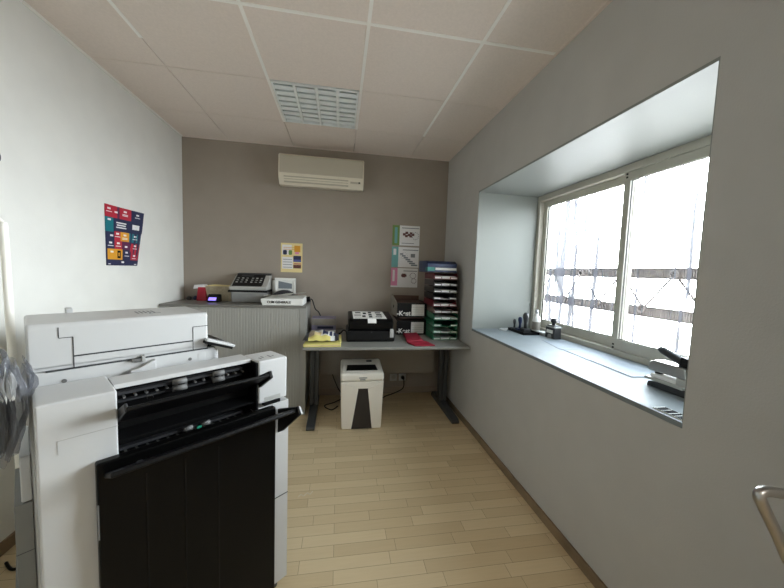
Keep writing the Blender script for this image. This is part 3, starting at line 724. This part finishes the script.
cable('adapter_cable', [(-.28, 3.26, KZ+.034), (-.262, 3.26, KZ+.02), (-.235, 3.25, KZ-.06), (-.20, 3.26, .92), (-.17, 3.30, .84), (-.15, 3.36, .76)], .005, 'black_pl', 'black cable running from the cabinet top down to the desk')
for (x, y, s_, lb) in ((-1.43, 3.34, .028, 'dark crumpled scrap in the left corner of the cabinet top'), ):
    a = MB().lathe([(s_*.6, 0), (s_, s_*.4), (s_*.7, s_), (s_*.2, s_*1.2)], (x, y, KZ), 'charcoal', 7); a.lathe([(s_*.5, 0), (s_*.8, s_*.5), (s_*.3, s_*1.4)], (x+.05, y+.01, KZ), 'navy', 7)
    single('crumpled_scrap', a, (x, y, KZ), lb, 'scrap')

# ------------------------------------------------------------------ desk
D0, D1, DY0, DY1, DZT = -.283, 1.128, 2.56, 3.36, .73
dk = thing('desk', 'grey office desk on dark C-shaped legs against the taupe wall', 'desk', (.42, 2.96, 0))
part('desk_top', MB().box((D0, DY0, DZT-.027), (D1, DY1, DZT), 'desk_top'), dk, .008, 3)
part('modesty_panel', MB().box((-.17, 3.20, .295), (1.01, 3.218, DZT-.027), 'modesty'), dk, .002)
for x in (-.216, 1.062):
    part('foot', MB().prism([(2.64, .0), (2.63, .02), (2.66, .04), (3.0, .062), (3.3, .05), (3.32, 0)], 'x', x-.035, x+.035, 'desk_metal'), dk, .006)
    a = MB(); a.box((x-.04, 3.02, .05), (x-.005, 3.09, DZT-.06), 'desk_metal'); a.box((x+.005, 3.02, .05), (x+.04, 3.09, DZT-.06), 'desk_metal'); a.box((x-.01, 3.04, .05), (x+.01, 3.09, DZT-.06), 'charcoal')
    part('leg', a, dk, .004)
    part('support_arm', MB().prism([(2.68, DZT-.045), (2.68, DZT-.028), (3.3, DZT-.028), (3.3, DZT-.06), (3.0, DZT-.075)], 'x', x-.025, x+.025, 'desk_metal'), dk, .002)
    part('levelling_foot', MB().lathe([(.02, 0), (.024, .004), (.024, .009)], (x, 2.675, -.0002), 'black_pl', 14), dk)

# wall sockets and shredder cable
GS = 'wall sockets under the desk'
sk = None
for i, (x, lb) in enumerate(((.615, 'white wall socket under the desk, half hidden by the shredder'), (.718, 'white wall socket under the desk with a black plug in it'))):
    sk = thing('wall_socket', lb, 'socket', (x, YB, .18), 0, GS)
    part('plate', MB().box((x-.04, YB-.012, .14), (x+.04, YB-.0005, .22), 'white_pl2'), sk, .004)
    part('insert', MB().lathe([(.024, 0), (.022, .003)], (0, 0, 0), 'grey_pl', 18, Matrix.Translation((x, YB-.012, .18)) @ Matrix.Rotation(R(90), 4, 'X')), sk)
a = MB(); a.tube([(.718, YB-.0152, .18), (.718, YB-.05, .182)], [.02, .016], 'black_pl', 12)
a.tube(smooth_path([(.718, YB-.05, .182), (.722, YB-.075, .16), (.71, YB-.09, .085), (.62, 3.30, .045), (.5, 3.2, .05), (.40, 3.06, .06), (.36, 3.005, .08)], 8), .006, 'black_pl', 8)
single('shredder_cable', a, (.718, YB-.0152, .18), 'black cable plugged into the wall socket behind the shredder', 'cable')
cable('desk_cable', [(-.02, 3.37, .55), (-.06, 3.36, .3), (0.0, 3.33, .12), (.06, 3.3, .02), (-.02, 3.2, .006), (-.12, 3.12, .006), (-.05, 3.02, .006), (.01, 3.1, .006)], .005, 'black_pl', 'thin black cable trailing to the floor under the left of the desk')

# ------------------------------------------------------------------ shredder
sh = thing('paper_shredder', 'white paper shredder with a dark tapering window on the floor under the desk', 'shredder', (.212, 2.8, 0))
sx0, sx1, sy0, sy1 = .040, .383, 2.63, 2.96
a = MB(); a.hexa([(sx0, sy0+.02, .004), (sx1, sy0+.02, .004), (sx1, sy1, .004), (sx0, sy1, .004), (sx0-.013, sy0+.02, .415), (sx1+.012, sy0+.02, .415), (sx1+.012, sy1, .415), (sx0-.013, sy1, .415)], 'shred_white')
a.hexa([(sx0+.005, sy0, .004), (.125, sy0-.004, .004), (.125, sy0+.02, .004), (sx0+.005, sy0+.02, .004), (sx0-.008, sy0, .415), (.178, sy0-.004, .355), (.178, sy0+.02, .355), (sx0-.008, sy0+.02, .415)], 'shred_white')
a.hexa([(.30, sy0-.004, .004), (sx1-.005, sy0, .004), (sx1-.005, sy0+.02, .004), (.30, sy0+.02, .004), (.258, sy0-.004, .355), (sx1+.008, sy0, .415), (sx1+.008, sy0+.02, .415), (.258, sy0+.02, .355)], 'shred_white')
a.prism([(sx0-.008, .415), (.178, .355), (.258, .355), (sx1+.008, .415)], 'y', sy0-.002, sy0+.02, 'shred_white')
part('bin', a, sh, .005)
part('window', MB().hexa([(.123, sy0+.001, .005), (.302, sy0+.001, .005), (.302, sy0+.021, .005), (.123, sy0+.021, .005), (.176, sy0+.001, .357), (.26, sy0+.001, .357), (.26, sy0+.021, .357), (.176, sy0+.021, .357)], 'shred_dark'), sh)
a = MB(); hx0, hx1 = sx0-.015, sx1+.014
a.hexa([(hx0, sy0-.004, .419), (hx1, sy0-.004, .419), (hx1, sy1+.01, .419), (hx0, sy1+.01, .419), (hx0+.003, sy0+.004, .487), (hx1-.003, sy0+.004, .487), (hx1-.003, sy1, .527), (hx0+.003, sy1, .527)], 'shred_white')
hd = part('cutting_head', a, sh, .022, 4)
hs = Matrix.Translation((0, sy0+.004, .488)) @ Matrix.Rotation(math.atan2(.04, sy1-sy0-.004), 4, 'X')
part('feed_slot', MB().hexa([hs @ Vector(p) for p in ((.075, .06, -.002), (.345, .06, -.002), (.335, .17, -.002), (.085, .17, -.002), (.075, .06, .0025), (.345, .06, .0025), (.335, .17, .0025), (.085, .17, .0025))], 'black_pl'), hd)
part('button', MB().box((.26, .24, -.001), (.31, .27, .004), 'charcoal', hs), hd, .002)
a = MB(); a.box((.182, sy0-.0035, .446), (.25, sy0+.004, .453), 'ink_grey'); a.box((.19, sy0-.0045, .43), (.235, sy0+.004, .438), 'ink_grey'); part('badge', a, hd)
part('side_clip', MB().box((sx1+.006, 2.80, .20), (sx1+.022, 2.86, .30), 'black_pl'), sh, .003)
for sx in (sx0+.04, sx1-.04):
    for sy in (sy0+.05, sy1-.05): part('caster', MB().tube([(sx, sy, 0), (sx, sy, .008)], .016, 'charcoal', 12), sh)

# ------------------------------------------------------------------ on the desk
yf = thing('paper_folder', 'pale yellow folder lying at the left front edge of the desk', 'folder', (-.11, 2.68, DZT))
part('cover', MB().hexa([(-.272, 2.566, DZT), (.022, 2.572, DZT), (.03, 2.90, DZT), (-.25, 2.90, DZT), (-.276, 2.566, DZT+.024), (.022, 2.572, DZT+.03), (.03, 2.90, DZT+.036), (-.25, 2.90, DZT+.03)], 'yellow'), yf, .004, 2)
part('sheets', MB().hexa([(-.262, 2.5655, DZT+.008), (.018, 2.5712, DZT+.008), (.028, 2.88, DZT+.008), (-.24, 2.88, DZT+.008), (-.262, 2.5655, DZT+.018), (.018, 2.5712, DZT+.02), (.028, 2.88, DZT+.02), (-.24, 2.88, DZT+.02)], 'p_cream'), yf)
z0 = DZT+.0375
pk = thing('wrapped_pack', 'film-wrapped pack with yellow and dark print lying on the yellow folder', 'pack', (-.14, 2.76, z0))
def packfn(u, v):
    x = -.285+.29*u; y = 2.61+.27*v
    h = .058*(math.sin(math.pi*min(1, max(0, u)))**.5)*(math.sin(math.pi*v)**.45) + .006*math.sin(21*u+5*v)
    return (x, y, z0+.004+max(0, h))
a = MB(); a.sheet(packfn, 26, 20, 'p_white')
for f in a.bm.faces:
    c_ = f.calc_center_median(); u_ = (c_.x+.285)/.29; v_ = (c_.y-2.61)/.27
    k = 'paper'
    if v_ < .14 and .15 < u_ < .75: k = 'yellow'
    elif .55 < u_ < .88 and .18 < v_ < .6: k = 'navy' if int(u_*30) % 3 else 'paper'
    elif u_ < .14 or u_ > .9: k = 'charcoal' if v_ < .5 else 'navy'
    elif .3 < u_ < .5 and v_ < .4: k = 'p_cream'
    elif v_ > .75: k = 'purple_pack'
    elif u_ < .32 : k = 'beige_pack'
    f.material_index = a.mi(k)
a.box((-.27, 2.63, z0), (-.01, 2.86, z0+.004), 'charcoal')
part('wrapper', a, pk, smooth=True)
sp = thing('stationery_box', 'lilac and white stationery box on the desk behind the wrapped pack', 'box', (-.14, 3.17, DZT))
a = MB(); a.box((-.255, 3.1, DZT), (-.025, 3.25, DZT+.155), 'purple_pack'); part('carton', a, sp, .003)
a = MB(); a.box((-.2545, 3.098, DZT+.085), (-.0255, 3.1005, DZT+.15), 'card_grey'); a.box((-.2545, 3.0985, DZT+.01), (-.0255, 3.1005, DZT+.04), 'p_white'); a.box((-.2, 3.0978, DZT+.052), (-.05, 3.1005, DZT+.075), 'p_navy'); part('printed_bands', a, sp)
cable('charger_cable', [(-.02, 3.02, DZT+.006), (.02, 3.0, DZT+.03), (.05, 3.06, DZT+.045), (.085, 3.12, DZT+.02), (.12, 3.2, DZT+.006)], .007, 'black_pl', 'black cable on the desk between the lilac box and the black binding machine')

bm_ = thing('binding_machine', 'black binding machine with a white instruction sheet on its lid on the desk', 'machine', (.29, 2.93, DZT))
part('base', MB().prism([(2.7500, DZT), (2.7500, DZT+.03), (2.7650, DZT+.1), (3.08, DZT+.1), (3.08, DZT)], 'x', .07, .497, 'black_pl'), bm_, .014, 3)
ld = part('lid', MB().prism([(2.7620, DZT+.104), (2.7650, DZT+.175), (2.7950, DZT+.203), (3.05, DZT+.236), (3.07, DZT+.22), (3.07, DZT+.104)], 'x', .086, .484, 'black_gloss'), bm_, .014, 3)
ls = Matrix.Translation((0, 2.7950, DZT+.204)) @ Matrix.Rotation(math.atan2(.033, .22), 4, 'X')
a = MB(); a.hexa([ls @ Vector(p) for p in ((.128, -.012, 0), (.425, -.012, 0), (.41, .21, 0), (.125, .21, 0), (.128, -.012, .002), (.425, -.012, .002), (.41, .21, .002), (.125, .21, .002))], 'paper')
for (x, y, w_, h_) in ((.14, .06, .06, .012), (.15, .15, .05, .03), (.21, .03, .03, .05), (.22, .12, .03, .05), (.27, .02, .03, .04), (.27, .08, .03, .04), (.27, .15, .03, .04), (.33, .03, .06, .02), (.34, .08, .05, .04), (.335, .15, .05, .03), (.14, .0, .24, .004), (.14, .1, .06, .006)): a.box((x, y, .001), (x+w_, y+h_, .0028), 'ink', ls)
part('instruction_sheet', a, ld, label='white instruction sheet')
part('clasp', MB().prism([(2.7580, DZT+.168), (2.7850, DZT+.203), (2.7910, DZT+.198), (2.7650, DZT+.163)], 'x', .255, .33, 'paper'), ld)
part('label', MB().box((.452, 2.7465, DZT+.04), (.486, 2.7635, DZT+.115), 'silver_lt'), bm_, .002)
part('button', MB().tube([(.29, 2.7615, DZT+.085), (.29, 2.7550, DZT+.085)], .007, 'charcoal', 10), bm_)

# two black file boxes, one standing on the other
def file_box(z, lb, up=.016):
    fb = thing('file_box', lb, 'file box', (.715, 3.225, z), 0, 'stacked black file boxes')
    h = .142; x0, x1, y0, y1 = .567, .868, 3.07, 3.385
    a = MB(); a.box((x0, y0, z), (x1, y0+.006, z+h), 'black_pl'); a.box((x0+.006, y0+.006, z), (x1-.006, y1, z+.006), 'card_brown'); a.box((x1-.006, y0+.006, z), (x1, y1, z+h+.008), 'black_pl'); a.box((x0, y1-.006, z+.006), (x1-.006, y1, z+h+up-.01), 'card_brown')
    part('shell', a, fb)
    a = MB(); a.hexa([(x0, y0+.0, z), (x0+.006, y0+.0, z), (x0+.006, y1-.006, z), (x0-.012, y1-.006, z), (x0, y0+.0, z+h-.005), (x0+.006, y0+.0, z+h-.005), (x0+.006, y1-.006, z+h+up), (x0-.012, y1-.006, z+h+up)], 'card_grey'); part('side_panel', a, fb, label='pale grey card side')
    a = MB(); a.tube([(x0-.0085, y0+.16, z+.09), (x0+.001, y0+.16, z+.09)], .016, 'ink', 14); part('finger_hole', a, fb)
    a = MB(); a.box((.716, y0-.0012, z+.014), (.846, y0+.001, z+.128), 'paper')
    for k in range(4): a.box((.724, y0-.0016, z+.03+.022*k), (.838, y0+.001, z+.0315+.022*k), 'ink_grey')
    part('label_card', a, fb, label='white label card')
    part('lettering', text_mb('-Kest', .064, upright(.636, y0-.0012, z+.036), 'paper', .0008, bold=.0018), fb)
    a = MB(); a.hexa([(x0+.012, y0+.03, z+.02), (x1-.012, y0+.03, z+.02), (x1-.012, y1-.02, z+.02), (x0+.012, y1-.02, z+.02), (x0+.012, y0+.03, z+h-.01), (x1-.012, y0+.03, z+h-.006), (x1-.012, y1-.02, z+h+.004), (x0+.012, y1-.02, z+h+.004)], 'card_brown'); part('file_bundle', a, fb)
    return fb
file_box(DZT, 'lower of two stacked black file boxes, standing on the desk')
file_box(DZT+.1765, 'upper of two stacked black file boxes, open at the top', .062)
a = MB(); a.box((.60, 3.09, DZT+.1585), (.84, 3.37, DZT+.1765), 'card_brown'); single('card_folder', a, (.72, 3.23, DZT+.1585), 'brown card folder sandwiched between the two black file boxes', 'folder', .002)

# letter tray tower
rows = [.750, .811, .871, .935, 1.0, 1.06, 1.122, 1.186, 1.247, 1.305]
colr = ['green', 'green', 'green', 'green', 'brown_pl', 'burg', 'smoke', 'smoke', 'smoke', 'burg']
word = {'green': 'green', 'brown_pl': 'brown', 'burg': 'burgundy', 'smoke': 'smoke black'}
ords = ['lowest', 'second', 'third', 'fourth', 'fifth', 'sixth', 'seventh', 'eighth', 'ninth', 'tenth']
def letter_tray(z, col, paperh, lb, xo=0, yo=0):
    x0, x1, y0, y1 = .872+xo, 1.108+xo, 2.825+yo, 3.155+yo
    if z > 1.0: x0 -= .012; x1 -= .022
    t_ = thing('letter_tray', lb, 'letter tray', ((x0+x1)/2, (y0+y1)/2, z), 0, 'letter trays in the tower')
    a = MB(); a.box((x0, y0, z), (x1, y1, z+.004), col)
    for xx in (x0, x1-.005): a.prism([(y0, z+.004), (y1, z+.004), (y1, z+.056), (y0+.02, z+.056), (y0, z+.03)], 'x', xx, xx+.005, col)
    a.box((x0+.005, y1-.004, z+.004), (x1-.005, y1, z+.054), col)
    for xx in (x0, x1-.075): a.box((xx+.0, y0-.003, z), (xx+.075, y0, z+.024), col)
    part('tray', a, t_)
    for (xx, wd) in ((x0+.008, .06), (x1-.066, .058)): part('label_strip', MB().box((xx, y0-.0042, z+.007), (xx+wd, y0-.003, z+.018), 'paper'), t_)
    if paperh: part('paper_stack', MB().box((x0+.012, y0+.012, z+.004), (x1-.014, y1-.02, z+.004+paperh), 'paper'), t_)
    return t_
for k, (z, col) in enumerate(zip(rows, colr)):
    zz = DZT+.0005 + k*.0632
    letter_tray(zz, col, [.012, .006, .0, .02, .01, .018, .004, .022, .02, .024][k], ('%s %s letter tray from the bottom of the tall tray tower' % (ords[k], word[col])) if k else 'lowest letter tray, green, standing on the desk at the tower foot')
zt = DZT+.0005+10*.0632
nb = thing('document_tray', 'dark blue tray with a teal band crowning the letter tray tower', 'tray', (.93, 3.0, zt), 0)
part('tray', MB().prism([(2.85, zt), (3.17, zt), (3.17, zt+.11), (2.9, zt+.105), (2.85, zt+.08)], 'x', .80, 1.085, 'navy'), nb, .004)
part('teal_band', MB().box((.7985, 2.846, zt+.012), (.87, 2.92, zt+.045), 'teal'), nb, .002, label='teal band')
part('paper_stack', MB().box((.875, 2.8445, zt+.02), (1.08, 2.86, zt+.042), 'paper'), nb, label='white paper edge')
# red folder
rf = MB()
rf.hexa([(.60, 2.70, DZT), (.64, 2.575, DZT), (.82, 2.575, DZT), (.775, 2.72, DZT), (.60, 2.70, DZT+.016), (.64, 2.575, DZT+.01), (.82, 2.575, DZT+.012), (.775, 2.72, DZT+.018)], 'crimson')
rf.hexa([(.60, 2.70, DZT+.0), (.775, 2.72, DZT), (.79, 3.02, DZT), (.63, 3.02, DZT), (.60, 2.70, DZT+.02), (.735, 2.72, DZT+.03), (.76, 3.02, DZT+.034), (.63, 3.02, DZT+.028)], 'crimson')
single('red_folder', rf, (.7, 2.8, DZT), 'crimson red plastic folder lying in front of the file boxes', 'folder', .005)

# ------------------------------------------------------------------ window sill
Z = WZ0
GP = 'paper sheets on the sill'
def paper(pts, lb, k):
    lo = [(x, y, Z+.0004+.0012*k) for x, y in pts]; hi = [(x, y, Z+.0016+.0012*k) for x, y in pts]
    a = MB(); a.hexa(lo+hi, 'paper_blue'); single('paper_sheet', a, (sum(p[0] for p in pts)/4, sum(p[1] for p in pts)/4, Z), lb, 'paper', group=GP)
paper([(1.50, 2.12), (1.44, 1.85), (1.62, 1.82), (1.67, 2.10)], 'farthest of three sheets on the sill, nearest the stamps', 0)
paper([(1.45, 1.84), (1.43, 1.57), (1.63, 1.55), (1.65, 1.81)], 'middle of three sheets lying on the sill', 1)
paper([(1.435, 1.58), (1.41, 1.30), (1.61, 1.29), (1.63, 1.56)], 'nearest of three sheets on the sill, beside the hole punch', 2)
# stamp carousel tray with pens, bottle and stamps
tr = thing('stamp_tray', 'shallow black tray holding small stamps in the far window corner', 'tray', (1.55, 2.42, Z))
a = MB(); a.box((1.46, 2.30, Z), (1.60, 2.54, Z+.006), 'black_pl')
for q in (((1.46, 2.30), (1.60, 2.306)), ((1.46, 2.534), (1.60, 2.54)), ((1.46, 2.306), (1.466, 2.534)), ((1.594, 2.306), (1.60, 2.534))): a.box((q[0][0], q[0][1], Z+.006), (q[1][0], q[1][1], Z+.022), 'black_pl')
part('tray', a, tr)
def stamp(x, y, z, s_, lb, hcol='charcoal'):
    o_ = thing('hand_stamp', lb, 'stamp', (x, y, z), 0, 'hand stamps in the black tray')
    part('die', MB().box((x-.018*s_, y-.018*s_, z), (x+.018*s_, y+.018*s_, z+.02*s_), hcol), o_, .002)
    part('handle', MB().lathe([(.008*s_, .02*s_), (.007*s_, .045*s_), (.013*s_, .07*s_), (.013*s_, .085*s_), (.006*s_, .095*s_)], (x, y, z), hcol, 14), o_)
stamp(1.495, 2.50, Z+.006, 1.0, 'short dark hand stamp at the far end of the black tray')
stamp(1.51, 2.44, Z+.006, 1.3, 'middle dark hand stamp in the black tray', 'navy')
stamp(1.525, 2.385, Z+.006, 1.75, 'tallest dark hand stamp in the black tray, by the bottle', 'charcoal')
bt = thing('spray_bottle', 'white plastic bottle with a grey label in the window corner', 'bottle', (1.62, 2.40, Z))
part('bottle_body', MB().lathe([(.028, 0), (.031, .006), (.031, .11), (.025, .135), (.013, .15), (.013, .165)], (1.632, 2.40, Z), 'paper', 20), bt)
part('cap', MB().lathe([(.015, .165), (.015, .19), (.008, .197)], (1.632, 2.40, Z), 'white_pl', 16), bt)
part('label', MB().lathe([(.0315, .03), (.0317, .031), (.0317, .095), (.0315, .096)], (1.632, 2.40, Z), 'card_grey', 20), bt)
inkp = thing('ink_pad', 'flat grey and white ink pad beside the black stamp tray', 'ink pad', (1.62, 2.33, Z))
part('case', MB().box((1.61, 2.27, Z), (1.67, 2.36, Z+.018), 'grey_pl'), inkp, .003); part('lid', MB().box((1.612, 2.272, Z+.018), (1.668, 2.358, Z+.026), 'paper'), inkp, .002)
ns = thing('numbering_stamp', 'dark self-inking stamp with a round knob standing under the window', 'stamp', (1.645, 2.20, Z))
part('base_frame', MB().prism([(2.145, Z), (2.255, Z), (2.25, Z+.085), (2.235, Z+.1), (2.165, Z+.1), (2.15, Z+.085)], 'x', 1.615, 1.675, 'charcoal'), ns, .004)
part('label_window', MB().box((1.612, 2.165, Z+.04), (1.616, 2.235, Z+.065), 'paper'), ns)
part('arch_gap', MB().prism([(2.175, Z+.002), (2.225, Z+.002), (2.218, Z+.03), (2.182, Z+.03)], 'x', 1.6135, 1.616, 'grey_pl'), ns)
part('cap_plate', MB().box((1.612, 2.145, Z+.083), (1.678, 2.255, Z+.094), 'grey_pl'), ns, .002)
part('knob', MB().lathe([(.012, .1), (.012, .118), (.022, .125), (.023, .15), (.014, .158)], (1.645, 2.2, Z), 'charcoal', 18), ns)
cable('white_cable', [(1.50, 2.57, Z+.005), (1.47, 2.565, Z+.005), (1.41, 2.56, Z+.006), (1.38, 2.53, Z+.005), (1.42, 2.50, Z+.005), (1.44, 2.53, Z+.005)], .005, 'white_pl', 'short white cord curled on the far end of the sill', 'cord')
# heavy hole punch with black lever
hpn = thing('hole_punch', 'heavy metal hole punch with a raised black lever on the near end of the sill', 'hole punch', (1.43, 1.05, Z))
part('base', MB().prism([(1.205, Z), (1.20, Z+.022), (1.14, Z+.03), (.92, Z+.03), (.91, Z)], 'x', 1.39, 1.49, 'charcoal'), hpn, .004)
part('base_plate', MB().box((1.385, 1.05, Z+.030), (1.485, 1.215, Z+.042), 'silver_lt'), hpn, .003)
a = MB(); a.box((1.40, 1.09, Z+.042), (1.475, 1.20, Z+.058), 'paper'); a.box((1.40, 1.0, Z+.042), (1.475, 1.09, Z+.07), 'silver_lt'); part('paper_guide', a, hpn, .003)
part('head', MB().prism([(1.215, Z+.07), (1.21, Z+.108), (1.19, Z+.118), (1.06, Z+.118), (1.05, Z+.07)], 'x', 1.40, 1.465, 'steel'), hpn, .006, 3)
part('pin', MB().tube([(1.43, 1.185, Z+.042), (1.43, 1.185, Z+.072)], .016, 'charcoal', 14), hpn)
part('bracket', MB().prism([(1.08, Z+.03), (1.10, Z+.09), (1.09, Z+.16), (1.02, Z+.15), (.93, Z+.09), (.92, Z+.03)], 'x', 1.412, 1.452, 'black_pl'), hpn, .004)
d0 = Vector((1.43, 1.195, Z+.172)); d1 = Vector((1.43, 1.04, Z+.118)); 
part('lever', MB().tube([d0, d0.lerp(d1, .12), d0.lerp(d1, .5), d1, d1 + (d1-d0)*.3], [.010, .0165, .0175, .0165, .014], 'charcoal', 16), hpn)
part('lever_pivot', MB().tube([(1.405, 1.03, Z+.125), (1.46, 1.03, Z+.125)], .012, 'chrome', 14), hpn)
lc = MB(); lc.box((1.165, .868, Z+.0004), (1.215, .975, Z+.004), 'paper')
for (y, w_) in ((.970, .022), (.944, .022), (.917, .014), (.898, .024)): lc.box((1.1655, y-w_, Z+.0038), (1.213, y, Z+.0046), 'ink')
single('label_card', lc, (1.19, .92, Z), 'small white card with black blocks at the near corner of the sill', 'card')

# white thread on the floor
cable('white_thread', [(-.215, 1.855, .002), (-.20, 1.875, .002), (-.185, 1.86, .002), (-.165, 1.885, .002), (-.15, 1.87, .002), (-.135, 1.895, .002)], .0012, 'string', 'short white thread lying on the wooden floor by the finisher', 'thread')

# ------------------------------------------------------------------ daylight, added fill lamp, camera
W = bpy.data.worlds.new('World'); S.world = W; W.use_nodes = True
nt = W.node_tree; bg = nt.nodes['Background']
tc = nt.nodes.new('ShaderNodeTexCoord'); sx = nt.nodes.new('ShaderNodeSeparateXYZ'); nt.links.new(tc.outputs['Generated'], sx.inputs[0])
rp = nt.nodes.new('ShaderNodeValToRGB'); mr = nt.nodes.new('ShaderNodeMapRange'); mr.inputs['From Min'].default_value = -1; mr.inputs['From Max'].default_value = 1
nt.links.new(sx.outputs['Z'], mr.inputs['Value']); nt.links.new(mr.outputs[0], rp.inputs['Fac'])
e = rp.color_ramp.elements
e[0].position = 0; e[0].color = (.08, .08, .08, 1); e[1].position = 1; e[1].color = (.10, .12, .14, 1)
for p, c_ in ((.36, (.14, .14, .14, 1)), (.46, (.72, .74, .77, 1)), (.58, (.99, 1.03, 1.07, 1)), (.72, (.32, .35, .38, 1))):
    k = e.new(p); k.color = c_
am = nt.nodes.new('ShaderNodeMapRange'); am.inputs['From Min'].default_value = -1; am.inputs['From Max'].default_value = 1; am.inputs['To Min'].default_value = .1; am.inputs['To Max'].default_value = 1.8
nt.links.new(sx.outputs['Y'], am.inputs['Value'])
vm = nt.nodes.new('ShaderNodeVectorMath'); vm.operation = 'SCALE'; nt.links.new(rp.outputs['Color'], vm.inputs[0]); nt.links.new(am.outputs[0], vm.inputs['Scale'])
nt.links.new(vm.outputs[0], bg.inputs['Color']); bg.inputs['Strength'].default_value = 18.0
pl_ = bpy.data.lights.new('window_daylight', 'AREA'); pl_.shape = 'RECTANGLE'; pl_.size = WZ1-WZ0; pl_.size_y = WY1-WY0; pl_.cycles.is_portal = True
po = bpy.data.objects.new('window_daylight', pl_); C.objects.link(po); po.location = (WX+.12, (WY0+WY1)/2, (WZ0+WZ1)/2); po.rotation_euler = (0, R(90), 0)
cl_ = thing('added_fill_lamp', 'added fill lamp panel, unseen in the corridor behind the camera', 'ceiling lamp', (.2, -1.3, H))  # panel lamp added as fill light, unseen behind the camera
part('frame', MB().box((-.12, -1.62, H-.012), (.52, -.98, H-.001), 'lamp_white'), cl_); part('diffuser', MB().box((-.1, -1.6, H-.016), (.5, -1.0, H-.012), 'fill_glow'), cl_)
al = bpy.data.lights.new('added_fill_light', 'AREA'); al.shape = 'SQUARE'; al.size = .58; al.energy = 4; al.color = (1, .99, .97)  # area light of the added fill panel
ao = bpy.data.objects.new('added_fill_light', al); C.objects.link(ao); ao.location = (.2, -1.3, H-.03)

cam = bpy.data.cameras.new('camera'); cam.sensor_fit = 'HORIZONTAL'; cam.sensor_width = 36; cam.lens = 317.54/784*36; cam.clip_start = .02
co = bpy.data.objects.new('camera', cam); C.objects.link(co); S.camera = co
yaw, pit, rol = -.1653, -.0728, -.0335
Rm = Matrix.Rotation(yaw, 3, 'Z') @ Matrix.Rotation(pit, 3, 'X') @ Matrix.Rotation(rol, 3, 'Y')
cx_, fy_, uz_ = Rm @ Vector((1, 0, 0)), Rm @ Vector((0, 1, 0)), Rm @ Vector((0, 0, 1))
mw = Matrix(((cx_.x, uz_.x, -fy_.x, 0), (cx_.y, uz_.y, -fy_.y, 0), (cx_.z, uz_.z, -fy_.z, 1.3614), (0, 0, 0, 1)))
co.matrix_world = mw
vs = S.view_settings; S.display_settings.display_device = 'sRGB'
vs.view_transform = 'Standard'; vs.look = 'None'; vs.gamma = 1; vs.use_curve_mapping = False; vs.exposure = 1.68
S.cycles.max_bounces = 12; S.cycles.diffuse_bounces = 6; S.cycles.transparent_max_bounces = 24
S.cycles.sample_clamp_indirect = 6
try: S.cycles.use_denoising = True
except Exception: pass
